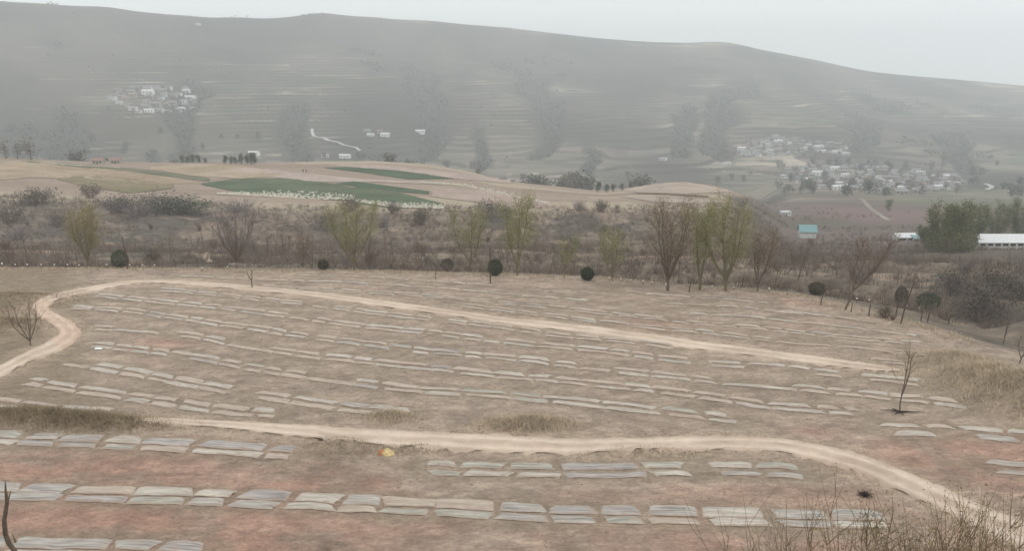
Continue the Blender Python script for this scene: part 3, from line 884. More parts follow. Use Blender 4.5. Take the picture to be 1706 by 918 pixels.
def grass_at(n, cx, cy, rx, ry, ang, hgt, mi):
    a = rng.normal(size=n) * .6 * rx; b = rng.normal(size=n) * .6 * ry
    x = cx + a * math.cos(ang) - b * math.sin(ang); y = cy + a * math.sin(ang) + b * math.cos(ang)
    GP.append((x, y, np.full(n, hgt), np.full(n, mi)))


for k, (mx, my, rx, ry, ang, hh) in enumerate(MOUNDS):
    n, hg, mi = [(1500, .4, 0), (2000, .45, 0), (2000, .5, 0), (1500, .5, 0), (420, .2, 1), (0, .2, 0), (300, .2, 1), (500, .16, 1), (2400, .4, 1), (2200, .4, 1), (1500, .42, 0), (600, .34, 0), (2600, .3, 1), (2000, .3, 1)][k]  # darker weed on the left bank paints in the shade of its face
    if n: grass_at(n, mx, my, rx * 1.15, ry * 1.2, ang, hg, mi)
# strip of dry grass along the field's far edge
n = 9000
u_ = rng.uniform(-60, 1640, n); t_ = (u_ - 853) / F0 / .972; ye_ = edge_at(t_) + rng.normal(size=n) * 1.6 + .3
kk = fbm(t_ * 90, ye_ / 2, 15, 2) > -.12
GP.append((t_[kk] * ye_[kk], ye_[kk], np.full(kk.sum(), .34), (rng.rand(kk.sum()) < .45).astype(int)))
# margins of the tracks
for nm, (A, B) in track_world.items():
    for L_ in (A, B):
        n = 1500
        i = rng.randint(0, len(L_), n); q = L_[i] + rng.normal(size=(n, 3)) * .45
        GP.append((q[:, 0], q[:, 1], np.full(n, .16), (rng.rand(n) < .6).astype(int)))
# sparse stubble over the field
n = 12000
y = 31 + 62 * rng.rand(n) ** 1.3; x = (rng.rand(n) * 2 - 1) * .7 * y
kk = (fbm(x / 6.0, y / 4.0, 19, 3) > 0.02) & (y < edge_at(x / y) - 1)
for nm, (A, B) in track_world.items():
    kk &= seg_dist(x, y, ((A + B) / 2)[::3]) > 1.6
GP.append((x[kk], y[kk], np.full(kk.sum(), .10), (rng.rand(kk.sum()) < .6).astype(int)))
# weedy slope below the camera
n = 9000
y = rng.uniform(6, 31, n); x = rng.uniform(-1, 1, n) * (6 + .8 * y)
GP.append((x, y, np.full(n, .35), np.ones(n, int)))
X = np.concatenate([g_[0] for g_ in GP]); Y = np.concatenate([g_[1] for g_ in GP]); Hh = np.concatenate([g_[2] for g_ in GP]); MI = np.concatenate([g_[3] for g_ in GP])
Z = h(X, Y) - .02
for mi_ in (0, 1):
    s_ = MI == mi_
    p = np.stack([X[s_], Y[s_], Z[s_]], 1); nb = len(p)
    mb = MB()
    for rep in range(2):
        d = rng.normal(size=(nb, 3)) * .45; d[:, 2] = .55 + .5 * rng.rand(nb); d *= (Hh[s_] * (.6 + .7 * rng.rand(nb)))[:, None]
        mb.blades(p + rng.normal(size=(nb, 3)) * np.array([.08, .08, 0]), d, .012 + .02 * Hh[s_])
    o = put("dry_grass", mb.mesh("dry_grass", [M_straw, M_straw2][mi_]))
    tag(o, ["bleached straw-coloured dry grass on banks and the field's far edge", "dull brown dry weeds along tracks and banks"][mi_], "dry grass", kind="stuff")

# brush over the slope beyond the field
n = 27000
y = 88 + 165 * rng.rand(n) ** .85; x = rng.uniform(-.72, .8, n) * y
kk = (y > edge_at(x / y) + 3) & ((fbm(x / 18.0, y / 14.0, 25, 3) + .35 * rng.rand(n)) > .02)
x, y = x[kk], y[kk]
n2 = 3500
y2 = 240 + 160 * rng.rand(n2); x2 = rng.uniform(.28, .82, n2) * y2
kk2 = (fbm(x2 / 24.0, y2 / 18.0, 27, 3) > .0)
x = np.concatenate([x, x2[kk2]]); y = np.concatenate([y, y2[kk2]])
for (bu, bv, br) in [(1690, 418, 19), (1640, 420, 9), (1344, 397, 5), (1510, 403, 8)]:   # trodden ground round the buildings
    bp_ = P(bu, bv); far_ = np.hypot(x - bp_[0], (y - bp_[1] + 3) * 1.3) > br
    x, y = x[far_], y[far_]
z = h(x, y)
mb = MB()
p0 = np.stack([x, y, z - .05], 1)
hb = .5 + 1.5 * rng.rand(len(x)) ** 2
for rep in range(11):
    d = rng.normal(size=(len(x), 3)) * .38; d[:, 2] = .7 + .35 * rng.rand(len(x)); d *= hb[:, None]
    mb.blades(p0 + rng.normal(size=p0.shape) * np.array([.25, .25, 0]), d, .02 + .012 * hb)
o = put("brush", mb.mesh("brush", M_brush)); tag(o, "bare brown brushwood covering the slope beyond the field", "brushwood", kind="stuff")


# ------------------------------------------------------------------ trees
print('t', time.perf_counter() - T0)
def branch_pts(p, d, L, n, r, grav=0.0, wob=.12):
    pts = [np.array(p, float)]; d = np.array(d, float); d /= np.linalg.norm(d)
    for i in range(n):
        d = d + r.normal(size=3) * wob + np.array([0, 0, grav]); d /= np.linalg.norm(d)
        pts.append(pts[-1] + d * L / n)
    return np.array(pts)


def make_tree(name, H, Wd, seed, label, cat="tree", stems=4, fork=.12, lean=(0, 0), bark=None, twig=None, leaf=None, nleaf=2600, lsize=.055, rad=.11, nbr=16, ntw=10, bottom=.16, group=None, leafpart="crown"):
    """a real tree H metres tall, Wd wide: forked trunk and limbs, fine twigs, small leaves or buds"""
    r = np.random.RandomState(seed)
    trunk, tw = MB(), MB()
    base = np.zeros(3)
    fk = np.array([lean[0] * fork, lean[1] * fork, fork * H])
    if stems > 1 or fork > .05:
        trunk.tube([base - (0, 0, .25), base, fk * .5 + r.normal(size=3) * .02, fk], [rad * 1.3, rad * 1.15, rad, rad * .95], 6)
    leafc = []
    for s in range(stems):
        a = 2 * math.pi * (s + r.rand() * .6) / stems
        spread = Wd * .5 * (.4 + .5 * r.rand()) if stems > 1 else .1
        Ls = H * (1 - fork) * (.82 + .18 * r.rand())
        tip = fk + np.array([math.cos(a) * spread + lean[0], math.sin(a) * spread + lean[1], Ls])
        n = 8
        f = np.linspace(0, 1, n)
        path = fk[None] + (tip - fk)[None] * f[:, None]
        bow = np.sin(f * math.pi)[:, None] * np.array([math.cos(a), math.sin(a), 0]) * spread * .28
        path = path + bow + np.cumsum(r.normal(size=(n, 3)) * .02 * H / 6, 0) * np.minimum(f * 3, 1)[:, None]
        rr = rad * (.75 if stems > 2 else .9) * (1 - f) ** .8 + .012
        trunk.tube(path, rr, 5)
        for b in range(nbr):
            fb = bottom + (1 - bottom) * (b + r.rand()) / nbr
            fb = min(fb, .98)
            p = np.array([np.interp(fb, f, path[:, k]) for k in range(3)])
            a2 = r.rand() * 2 * math.pi if r.rand() < .4 else a + r.normal() * .9
            up = .8 + 1.0 * r.rand()
            d = np.array([math.cos(a2), math.sin(a2), up])
            Lb = H * (.18 + .18 * r.rand()) * (1.15 - .6 * fb)
            bp = branch_pts(p, d, Lb, 4, r, .10)
            rb = max(.012, rad * .38 * (1 - fb))
            trunk.tube(bp, np.linspace(rb + .008, .008, 5), 3)
            for t in range(ntw):
                k = r.rand() * .85 + .15
                q = np.array([np.interp(k, np.linspace(0, 1, 5), bp[:, m]) for m in range(3)])
                d2 = (bp[-1] - bp[0]) / Lb + r.normal(size=3) * .5; d2[2] = abs(d2[2]) * .8 + .25
                tp = branch_pts(q, d2, Lb * (.35 + .4 * r.rand()), 2, r, .06, .2)
                tw.tube(tp, [.010, .008, .005], 3, 0)
                leafc.append(tp[1]); leafc.append(tp[2]); leafc.append((tp[0] + tp[1]) / 2)
    if leaf is not None and nleaf:
        L_ = np.array(leafc)
        nleaf = int(nleaf * 2.6)
        c = L_[r.randint(0, len(L_), nleaf)] + r.normal(size=(nleaf, 3)) * np.array([.22, .22, .26]) * (H / 7)
        tw.cards(c, np.full(nleaf, lsize), .5, 1, r=r)
    root = bpy.data.objects.new(name, None); COL.objects.link(root)
    tag(root, label, cat, group)
    put("trunk", trunk.mesh("trunk", bark or M_bark), root)
    put(leafpart, tw.mesh(leafpart, [twig or M_twigb, leaf or M_bud]), root)
    return root


def at(root, u, v, sink=.0, yoff=0.0):
    p = P(u, v)
    if yoff: p = np.array([p[0], p[1] + yoff, float(h(p[0], p[1] + yoff))])
    root.location = (p[0], p[1], p[2] - sink)
    return p


EDGE_GROUP = "trees along the far edge of the field"
SPEC = [  # u, v, height px, width px, kind, label, extras
    (147, 445, 96, 62, 'y', "yellowish budding tree beside the dark clipped shrub at left", dict(stems=5, nleaf=3200)),
    (590, 450, 108, 78, 'g', "pale green willow with twin trunks left of the field's centre", dict(stems=4, nleaf=3800)),
    (785, 451, 106, 64, 'g', "slender green willow between two dark round shrubs", dict(stems=3, nleaf=2800)),
    (862, 459, 126, 66, 'g', "tall green willow right of the thin pole", dict(stems=3, nleaf=3400)),
    (940, 463, 70, 36, 'g', "small thin green tree next to the middle round shrub", dict(stems=2, nleaf=700, rad=.05, nbr=8, ntw=5)),
    (1020, 469, 88, 50, 'g', "medium green tree with low fork between round shrub and tallest willow", dict(stems=3, nleaf=1500, rad=.06, nbr=9)),
    (1112, 484, 146, 78, 'b', "tallest brownish willow with many upright stems", dict(stems=6, nleaf=2600, rad=.15)),
    (1166, 483, 138, 54, 'g', "narrow green willow with two stems beside the tallest willow", dict(stems=2, nleaf=2800, rad=.13)),
    (1209, 485, 146, 84, 'g', "broad green willow forking low, rightmost of the three big willows", dict(stems=5, nleaf=4200, rad=.14)),
    (1262, 485, 104, 58, 'b', "brown fan-shaped willow right of the big green willow", dict(stems=4, nleaf=1000, lean=(.5, 0), rad=.09)),
    (395, 449, 94, 84, 'n', "bare fan-shaped tree with a mauve crown near the field corner", dict(stems=9, fork=.16, rad=.08, nleaf=0, twig='p', bottom=.08, nbr=14)),
    (505, 447, 60, 34, 'b', "small bare brown tree left of the twin-trunk willow", dict(stems=3, nleaf=300, rad=.05, nbr=8)),
    (1408, 516, 118, 66, 'n', "tall bare tree leaning right at the field's right edge", dict(stems=4, fork=.28, lean=(2.0, 0), nleaf=0, rad=.09)),
    (1330, 470, 60, 40, 'n', "small bare tree on the slope right of the willows", dict(stems=3, nleaf=0, rad=.05, nbr=8)),
    (1290, 474, 46, 26, 'n', "short leaning bare tree beside the brown willow", dict(stems=2, nleaf=0, rad=.05, nbr=7, lean=(.6, 0))),
]
for k, (u, v, hp, wp, kind, label, ex) in enumerate(SPEC):
    p = P(u, v); m_ = mpp(p)
    ex = dict(ex)
    pal = {'g': (M_barkg, M_twigg, M_bud), 'b': (M_bark, M_twigb, M_budb), 'y': (M_barkg, M_twigg, M_budy), 'n': (M_bark, M_twigb, None)}[kind]
    if ex.pop('twig', None): pal = (pal[0], M_twigp, None)
    t = make_tree("willow_tree" if kind in 'g' else "bare_tree" if kind == 'n' else "budding_tree", hp * m_, wp * m_, 100 + k, label, bark=pal[0], twig=pal[1], leaf=pal[2], group=EDGE_GROUP, **ex)
    t.location = (p[0], p[1], p[2] - .05)

# bare saplings and trees standing on or beside the field
for k, (u, v, hp, wp, label, ex) in enumerate([
        (1499, 688, 106, 44, "bare young tree with dark roots on the field's right part", dict(stems=2, fork=.3, rad=.045, nbr=7, ntw=4)),
        (420, 480, 34, 14, "tiny dead sapling on the upper track", dict(stems=2, fork=.4, rad=.06, nbr=3, ntw=2)),
        (726, 468, 22, 14, "tiny forked sapling left of the thin pole", dict(stems=2, fork=.4, rad=.04, nbr=3, ntw=2)),
        (51, 576, 74, 58, "bare twiggy shrub inside the bend of the upper track", dict(stems=5, fork=.12, rad=.05, nbr=7, ntw=5)),
        (1672, 574, 46, 24, "bare sapling behind the straw-covered bank", dict(stems=2, fork=.3, rad=.05, nbr=5, ntw=3)),
        (1698, 606, 50, 36, "bare leaning sapling at the right edge above the bank", dict(stems=3, fork=.2, rad=.05, nbr=6, ntw=4, lean=(.5, 0)))]):
    p = P(u, v); m_ = mpp(p)
    t = make_tree("bare_sapling", hp * m_, wp * m_, 200 + k, label, nleaf=0, bark=M_bark, twig=M_twigb, leafpart="twigs", **ex)
    t.location = (p[0], p[1], p[2] - .03)
    if k == 0:
        mb = MB(); r = np.random.RandomState(5)
        for a in range(7):
            an = a * .9 + r.rand() * .4
            mb.tube(branch_pts((0, 0, .12), (math.cos(an), math.sin(an) * .6, -.06), .7 + .9 * r.rand(), 4, r, 0, .12), [.06, .045, .035, .025, .012], 4)
        put("roots", mb.mesh("roots", M_ash), t)


def make_shrub(name, w, hgt, seed, label, leaf, cat="shrub", n=2600, size=.07, group=None, pointed=.0):
    r = np.random.RandomState(seed)
    d = r.normal(size=(n, 3)); d /= np.linalg.norm(d, axis=1)[:, None]
    rad_ = (.62 + .38 * r.rand(n) ** .5) * (1 + .22 * fbm(d[:, 0] * 3 + seed, d[:, 1] * 3 + d[:, 2] * 2, seed, 3))
    c = d * rad_[:, None] * np.array([w / 2, w / 2, hgt / 2]) + np.array([0, 0, hgt * .52])
    if pointed:
        k = np.clip(c[:, 2] / hgt, 0, 1); c[:, :2] *= (1 - pointed * k)[:, None]
    c[:, 2] = np.maximum(c[:, 2], .05)
    mb = MB(); mb.cards(c, np.full(n, size), .6, 0, r=r)
    core = MB()
    for k in range(14):
        an = r.rand() * 6.28; L = hgt * .85
        core.tube(branch_pts((0, 0, -.1), (math.cos(an) * .5 * w / hgt, math.sin(an) * .5 * w / hgt, 1), L * (.6 + .4 * r.rand()), 4, r, .02, .12), [.045, .04, .03, .02, .008], 4)
    root = bpy.data.objects.new(name, None); COL.objects.link(root); tag(root, label, cat, group)
    put("foliage", mb.mesh("foliage", leaf), root)
    put("stem", core.mesh("stem", M_bark), root)
    return root


SG = "dark round shrubs along the field's far edge"
for k, (u, v, w, hp, leaf, label) in enumerate([
        (201, 447, 28, 32, M_dkgreen, "dark clipped shrub touching the leaning pole at far left"),
        (539, 450, 19, 19, M_dkbrown, "smallest dark shrub, left of the twin-trunk willow"),
        (745, 452, 23, 22, M_dkbrown, "dark brown round shrub left of the slender willow"),
        (825, 459, 26, 28, M_dkgreen, "dark green round shrub behind the thin pole"),
        (978, 467, 23, 23, M_dkgreen, "dark green round shrub right of the small thin tree"),
        (1360, 492, 28, 23, M_dkbrown, "brownish round shrub above a short stake"),
        (1500, 511, 22, 36, M_dkbrown, "tall oval dark shrub touching the right pole"),
        (1545, 518, 38, 32, M_dkgreen, "largest dark round shrub, right of the right pole"),
        
        ]):
    p = P(u, v); m_ = mpp(p)
    s = make_shrub("round_shrub", w * m_, hp * m_, 300 + k, label, leaf, group=SG, n=3000 if w < 40 else 4200, size=.06)
    s.location = (p[0], p[1], p[2] - .05)

# ------------------------------------------------------------------ poles, stakes and white-capped markers
for k, (u, v, hp, lean, label) in enumerate([(213, 448, 54, -.28, "thin dark pole leaning over the left clipped shrub"), (817, 472, 60, 0.0, "thin upright pole in front of a dark round shrub"), (1500, 540, 72, .85, "leaning dark pole at the field's right edge")]):
    p = P(u, v); m_ = mpp(p); H = hp * m_
    root = bpy.data.objects.new("utility_pole", None); COL.objects.link(root); root.location = (p[0], p[1], p[2]); tag(root, label, "pole", "thin poles along the field edge")
    mb = MB(); mb.tube([(0, 0, -.3), (lean * .3, 0, H * .4), (lean, 0, H)], [.075, .065, .05], 7); put("shaft", mb.mesh("shaft", M_wood), root)
    mb = MB(); mb.tube([(lean, 0, H - .02), (lean, 0, H + .05)], [.07, .06], 7); put("cap", mb.mesh("cap", M_wood), root)

mb = MB(); mb.tube([(0, 0, -.2), (.05, 0, .45), (.16, .02, .95)], [.06, .05, .04], 6); ST = mb.mesh("stake", M_wood)
for u, v, label in [(1367, 508, "short dark stake below the brownish round shrub"), (1418, 520, "short stake beside the leaning bare tree"), (1447, 527, "leaning stake left of the right pole"), (1492, 528, "stake just left of the right pole"),
                    (1534, 535, "stake below the largest round shrub"), (1545, 537, "leaning stake right below the largest round shrub"), (1580, 540, "stake between the largest round shrub and the wide dark bush"), (1148, 487, "short stake between the tallest willow and the narrow willow"), (1236, 478, "leaning stake between the broad willow and the brown willow")]:
    p = P(u, v); o = put("fence_stake", ST, None, (p[0], p[1], p[2]), rng.rand() * .8, .9 + .4 * rng.rand()); tag(o, label, "stake", "stakes along the field edge")

pm = MB(); pm.tube([(0, 0, -.1), (0, 0, .42)], [.035, .03], 5); PM = pm.mesh("post", M_wood)
cm = MB(); cm.tube([(0, 0, .40), (0, 0, .43), (0, 0, .56), (0, 0, .60)], [.05, .095, .09, .03], 7); CM = cm.mesh("cap", M_white)
mk = bpy.data.objects.new("marker_post", None); COL.objects.link(mk); put("post", PM, mk); put("cap", CM, mk)
tag(mk, "x", "marker post")
LEFTL = "small white-capped marker post along the field's far left margin"
RIGHTL = "small white-capped marker post below the willows at the field's right"
first = True
for u, v in [(4, 446), (26, 446), (46, 446), (69, 446), (91, 446), (113, 446), (132, 447), (178, 446), (196, 446), (217, 447), (238, 447), (258, 447), (337, 452), (379, 450)]:
    p = P(u, v); o = mk if first else copy_tree(mk, (0, 0, 0), 0, .78); first = False
    o.location = tuple(p); o.rotation_euler[2] = rng.rand() * 6; tag(o, LEFTL, "marker post", "white-capped marker posts")
for u, v in [(979, 468), (1015, 469), (1034, 470), (1051, 472), (1071, 475), (1086, 476), (1109, 480), (1166, 483), (1186, 483), (1222, 484), (1281, 487), (1427, 504), (1448, 505), (1510, 515), (1531, 518)]:
    p = P(u, v); o = copy_tree(mk, tuple(p), rng.rand() * 6, .72 + .2 * rng.rand()); tag(o, RIGHTL, "marker post", "white-capped marker posts")


# ------------------------------------------------------------------ bushes, saplings and trees on the slopes beyond
def bare_bush(seed, w, hh, twigm, n=46, leaf=None, nl=0):
    r = np.random.RandomState(seed); mb = MB(); tips = []
    for k in range(n):
        an = r.rand() * 6.28; sp_ = r.rand() ** .6
        d = np.array([math.cos(an) * sp_ * w / hh * .75, math.sin(an) * sp_ * w / hh * .75, 1.0])
        bp = branch_pts((r.normal() * .08 * w, r.normal() * .08 * w, -.05), d, hh * (.6 + .45 * r.rand()), 3, r, .02, .16)
        mb.tube(bp, [.03, .022, .015, .006], 3); tips.append(bp[2]); tips.append(bp[3])
        for q in range(3):
            k2 = r.randint(1, 3); b2 = branch_pts(bp[k2], d + r.normal(size=3) * .6, hh * .35, 2, r, .05, .2); mb.tube(b2, [.014, .01, .004], 3); tips.append(b2[2])
    if nl:
        T_ = np.array(tips); c = T_[r.randint(0, len(T_), nl)] + r.normal(size=(nl, 3)) * .16 * hh / 2
        mb.cards(c, np.full(nl, .09), .55, 1, r=r)
    return mb.mesh("twigs", [twigm, leaf or M_dkbrown])


BV = [bare_bush(500, 2.6, 2.2, M_twigb), bare_bush(501, 3.4, 2.4, M_twigp), bare_bush(502, 2.2, 2.8, M_twigb, 40), bare_bush(503, 3.4, 2.4, M_twigb, 40, M_dkbrown, 700), bare_bush(504, 4.2, 2.8, M_twigp, 50, M_dkbrown, 900), bare_bush(505, 3.4, 2.6, M_twigp, 36, M_dkgreen, 1300)]
# dark bushes one can pick out on the bank
for k, (u, v, wp, var, label) in enumerate([
        (1638, 530, 84, 4, "wide dark bush at the right, behind the straw bank"), (1475, 530, 34, 3, "low ragged bush at the foot of the right pole"), (1488, 534, 22, 0, "small twiggy bush touching the right pole"),
        (266, 352, 84, 4, "large dark bush left of the pale rubble on the bank"), (308, 356, 96, 5, "dark green spreading bush on the bank below the pale rubble"), (228, 362, 60, 1, "mauve bush left of the large dark bush"),
        (196, 354, 64, 4, "brown bush below the olive field"), (150, 330, 40, 3, "brown bush at the foot of the ochre field"), (60, 340, 84, 3, "long brown bush on the left end of the bank"), (583, 354, 46, 3, "dark bush at the gap between the two pale rubble patches"),
        (655, 356, 34, 3, "brown bush below the second rubble patch"), (820, 364, 58, 4, "dark bush behind the slender willow"), (845, 362, 26, 5, "greenish bush behind the tall willow"), (400, 352, 84, 1, "mauve bush under the left rubble patch"),
        (545, 385, 40, 4, "brown bush left of the twin-trunk willow's crown"), (640, 378, 36, 1, "mauve bush right of the twin-trunk willow's crown"), (700, 375, 44, 3, "brown bush on the slope behind the brown round shrub"), (1000, 352, 30, 3, "dark bush at the foot of the knoll"),
        (965, 350, 34, 1, "mauve bush left of the knoll"), (1235, 345, 40, 1, "mauve bush on the knoll's right shoulder"), (98, 378, 34, 4, "dark bush on the left slope"), (30, 400, 70, 1, "broad mauve thicket at the left edge"), (20, 372, 56, 3, "brown thicket above the mauve one at left"),
        (420, 420, 30, 3, "brown bush right of the bare fan-shaped tree"), (255, 440, 40, 3, "low spreading brown bush right of the leaning pole"), (1660, 492, 70, 4, "broad brown thicket below the long white shed"), (1610, 452, 50, 1, "mauve thicket left of the long white shed"),
        (1430, 470, 60, 1, "mauve thicket behind the leaning bare tree"), (1340, 430, 50, 1, "mauve thicket below the teal-roofed hut"), (1590, 490, 60, 4, "brown thicket behind the largest round shrub"), (1700, 500, 60, 4, "dark thicket at the right edge")]):
    p = P(u, v); m_ = mpp(p); s_ = wp * m_ / 3.6
    o = put("bush", BV[var], None, (p[0], p[1], p[2]), rng.rand() * 6, (s_, s_, min(s_, 2.0))); tag(o, label, "bush", "bushes on the slope beyond the field")
# scattered bare bushes and saplings
n = 0
sap = []
for sd in range(4):
    r = np.random.RandomState(600 + sd); mb = MB()
    tr = branch_pts((0, 0, -.1), (r.normal() * .05, r.normal() * .05, 1), 3.2, 5, r, .05, .05); mb.tube(tr, [.05, .045, .035, .03, .02, .01], 4)
    for b in range(16):
        k = .25 + .7 * r.rand(); q = np.array([np.interp(k, np.linspace(0, 1, 6), tr[:, m]) for m in range(3)])
        an = r.rand() * 6.28; mb.tube(branch_pts(q, (math.cos(an) * .7, math.sin(an) * .7, 1.1), .9 * (1.1 - k) + .35, 2, r, .05, .15), [.016, .012, .005], 3)
    sap.append(mb.mesh("sapling", [M_twigb, M_twigp, M_bark, M_twigb][sd]))
cnt = 0
tries = 0
while cnt < 170 and tries < 4000:
    tries += 1
    y = rng.uniform(98, 215); x = rng.uniform(-.66, .72) * y
    t = x / y
    if y < edge_at(np.array([t]))[0] + 4 or fbm(np.array([x / 30]), np.array([y / 24]), 35, 2)[0] < -.03: continue
    z = float(h(x, y))
    o = put("sapling", sap[cnt % 4], None, (x, y, z), rng.rand() * 6, .7 + .7 * rng.rand()); tag(o, "young bare sapling among the brushwood on the slope beyond the field", "sapling", "saplings on the slope beyond the field"); cnt += 1
cnt = 0
while cnt < 70 and tries < 8000:
    tries += 1
    y = rng.uniform(105, 232); x = rng.uniform(-.66, .72) * y
    if y < edge_at(np.array([x / y]))[0] + 6 or fbm(np.array([x / 26]), np.array([y / 20]), 36, 2)[0] < 0: continue
    z = float(h(x, y))
    o = put("low_bush", BV[int(rng.choice([0, 0, 1, 2, 3]))], None, (x, y, z), rng.rand() * 6, .5 + .6 * rng.rand()); tag(o, "low bare bush lost in the brushwood between field and shelf", "bush", "low bushes in the brushwood"); cnt += 1

# pale rubble edging the wheat fields on the shelf
mb = MB()
RB = []
for top, bot, n in [([(362, 321), (430, 318), (520, 315), (590, 322)], [(362, 324), (430, 328), (520, 333), (590, 334)], 900), ([(592, 332), (660, 336), (735, 338), (742, 341)], [(592, 337), (660, 347), (735, 349), (742, 344)], 720),
                    ([(700, 303), (760, 305), (830, 313), (915, 330)], [(700, 305), (760, 309), (830, 323), (915, 342)], 420)]:
    u = rng.uniform(top[0][0], top[-1][0], n); f = rng.rand(n) ** .35
    v = np.interp(u, *np.array(top).T) * (1 - f) + np.interp(u, *np.array(bot).T) * f
    RB.append(cast(u, v))
for RBk, lab in zip(RB, ["pale rubble along the front of the left wheat field", "pale rubble rimming the broad dull green field", "pale rubble strip on the pink field's rim"]):
    mb = MB()
    sz = .14 + .34 * rng.rand(len(RBk)) ** 2
    V = oct_v[None] * sz[:, None, None] * (.6 + .8 * rng.rand(len(RBk), 5, 1)) * np.array([1.2, 1.0, .9]) + (RBk + (0, 0, .25))[:, None, :]
    mb.v.append(V.reshape(-1, 3)); mb.n = len(RBk) * 5
    mb.f = list(map(tuple, (F[None] + (np.arange(len(RBk)) * 5)[:, None, None]).reshape(-1, 3).tolist())); mb.mi = [0] * len(mb.f)
    o = put("rubble", mb.mesh("rubble", mat("pale_rubble", lin(188, 182, 166), noise=.7, var=.35))); tag(o, lab, "rubble", kind="stuff")


print('t', time.perf_counter() - T0)
# valley trees: a few crowns of leaf clumps on stems
def valley_tree(seed, leaf, w=5.0, hh=6.5, n=420, size=.42):
    r = np.random.RandomState(seed); mb = MB()
    ctr = np.array([(r.normal() * w * .2, r.normal() * w * .2, hh * (.25 + .55 * r.rand())) for k in range(9)])
    c = ctr[r.randint(0, 9, n)] + r.normal(size=(n, 3)) * np.array([w * .17, w * .17, hh * .13]); c[:, 2] = np.clip(c[:, 2], .5, hh)
    mb.cards(c, np.full(n, size), .7, 0, r=r)
    tr = MB()
    tr.tube([(0, 0, -.3), (0, 0, hh * .35), (.1, 0, hh * .8)], [.2, .15, .05], 5)
    for k in range(6):
        tr.tube([(0, 0, hh * .3), tuple(ctr[k])], [.09, .03], 3)
    root = bpy.data.objects.new("valley_tree", None); COL.objects.link(root)
    put("trunk", tr.mesh("trunk", M_bark), root); put("crown", mb.mesh("crown", leaf), root)
    return root


VT = [valley_tree(700, M_farleaf), valley_tree(701, M_farleaf, 4.0, 7.5), valley_tree(702, M_olive, 6.0, 8.0, 700, .34), valley_tree(703, mat('conifer_leaf', lin(88, 94, 76), noise=.5, var=.3), 3.6, 5.5, 420, .3), valley_tree(704, mat('mauve_twig_mass', lin(128, 122, 116), noise=.5, var=.2), 4.4, 7.0, 260, .3)]
used = [False] * 5


def vtree(k, u, v, hp, label, group, wide=1.0, pos=None):
    p = P(u, v) if pos is None else pos
    base = [6.5, 7.5, 8.0, 5.5, 7.0][k]; s_ = hp * mpp(p) / base if hp else rng.uniform(.8, 1.4)
    sc_ = (s_ * wide, s_ * wide, s_)
    if used[k]:
        o = copy_tree(VT[k], p, rng.rand() * 6, sc_)
    else:
        o = VT[k]; o.location = tuple(p); o.scale = sc_; used[k] = True
    tag(o, label, "tree", group)
    return o


for k, (u, v, hp, wp, label) in enumerate([(1564, 420, 72, 46, "leftmost big olive tree beside the long white shed"), (1590, 420, 80, 50, "tallest olive tree beside the long white shed"), (1616, 416, 66, 40, "third olive tree beside the long white shed"),
                                           (1658, 398, 56, 46, "olive tree behind the long white shed"), (1697, 398, 60, 50, "olive tree behind the shed at the right edge"), (1540, 408, 30, 24, "small olive tree left of the big ones by the shed")]):
    p = P(u, v); m_ = mpp(p)
    t = make_tree("olive_willow", hp * m_, wp * m_, 400 + k, label, stems=6, fork=.06, bark=M_barkg, twig=M_barkg, leaf=M_olive, nleaf=2600, lsize=.17, rad=.16, nbr=12, ntw=5, bottom=.05, group="olive trees by the long shed")
    t.location = (p[0], p[1], p[2] - .1)
for k, (u, v, w, hp, label) in enumerate([(1556, 420, 40, 34, "low olive shrub under the leftmost big olive tree"), (1580, 421, 44, 40, "low olive shrub between the two tallest olive trees"), (1604, 420, 40, 34, "low olive shrub touching the shed's left end"), (1678, 397, 44, 30, "low olive shrub behind the shed roof"), (1640, 398, 36, 30, "low olive shrub behind the shed's left end")]):
    p = P(u, v); m_ = mpp(p)
    s_ = make_shrub("olive_shrub", w * m_, hp * m_, 450 + k, label, M_olive, n=1800, size=.16, group="olive trees by the long shed"); s_.location = (p[0], p[1], p[2] - .1)
G1 = "conifers on the shelf crest"
for k, (u, v, hp) in enumerate([(304, 271, 13), (312, 272, 12), (323, 272, 16), (331, 272, 14), (341, 272, 10), (375, 273, 14), (384, 273, 13), (392, 273, 12), (402, 273, 17), (412, 273, 14), (418, 273, 20), (424, 273, 18)]):
    vtree(3 if k % 2 else 1, u, v, hp, "small dark tree in the broken row on the shelf crest", G1)
for u, v, hp, k, label in [(996, 320, 17, 3, "brightest green tree at the left end of the dark clump by the knoll"), (1010, 321, 14, 3, "second green tree of the dark clump by the knoll"), (1022, 319, 13, 1, "third tree of the dark clump by the knoll"), (1036, 317, 12, 1, "fourth tree of the dark clump by the knoll"), (1050, 314, 11, 1, "fifth tree of the dark clump by the knoll"), (1066, 311, 9, 1, "last small tree of the dark clump by the knoll"),
                           (956, 308, 10, 3, "left of two small round trees near the dark clump"), (970, 308, 10, 3, "right of two small round trees near the dark clump"), (872, 302, 14, 1, "single dark tree at the shelf's right end"),
                           
                           (10, 264, 34, 4, "hazy dark tree at the left edge beyond the shelf"), (52, 266, 42, 4, "hazy tall tree beyond the left end of the shelf"), (30, 265, 30, 4, "hazy dark tree between two others at far left"), (1480, 352, 20, 2, "olive tree on the dull green plot")]:
    vtree(k, u, v, hp, label, "trees of the middle distance", wide=1.0 if k != 2 else .8)
cnt = 0
while cnt < 150:
    y = rng.uniform(520, 1020); x = rng.uniform(-.62, .66) * y
    t = x / y
    if fbm(np.array([x / 90]), np.array([y / 60]), 45, 3)[0] < .04: continue
    z = float(h(x, y))
    vtree(int(rng.choice([0, 1, 2], p=[.5, .4, .1])), 0, 0, 0, "hazy tree in the valley between the shelf and the far slope", "trees in the valley", pos=(x, y, z)); cnt += 1
print('t', time.perf_counter() - T0)
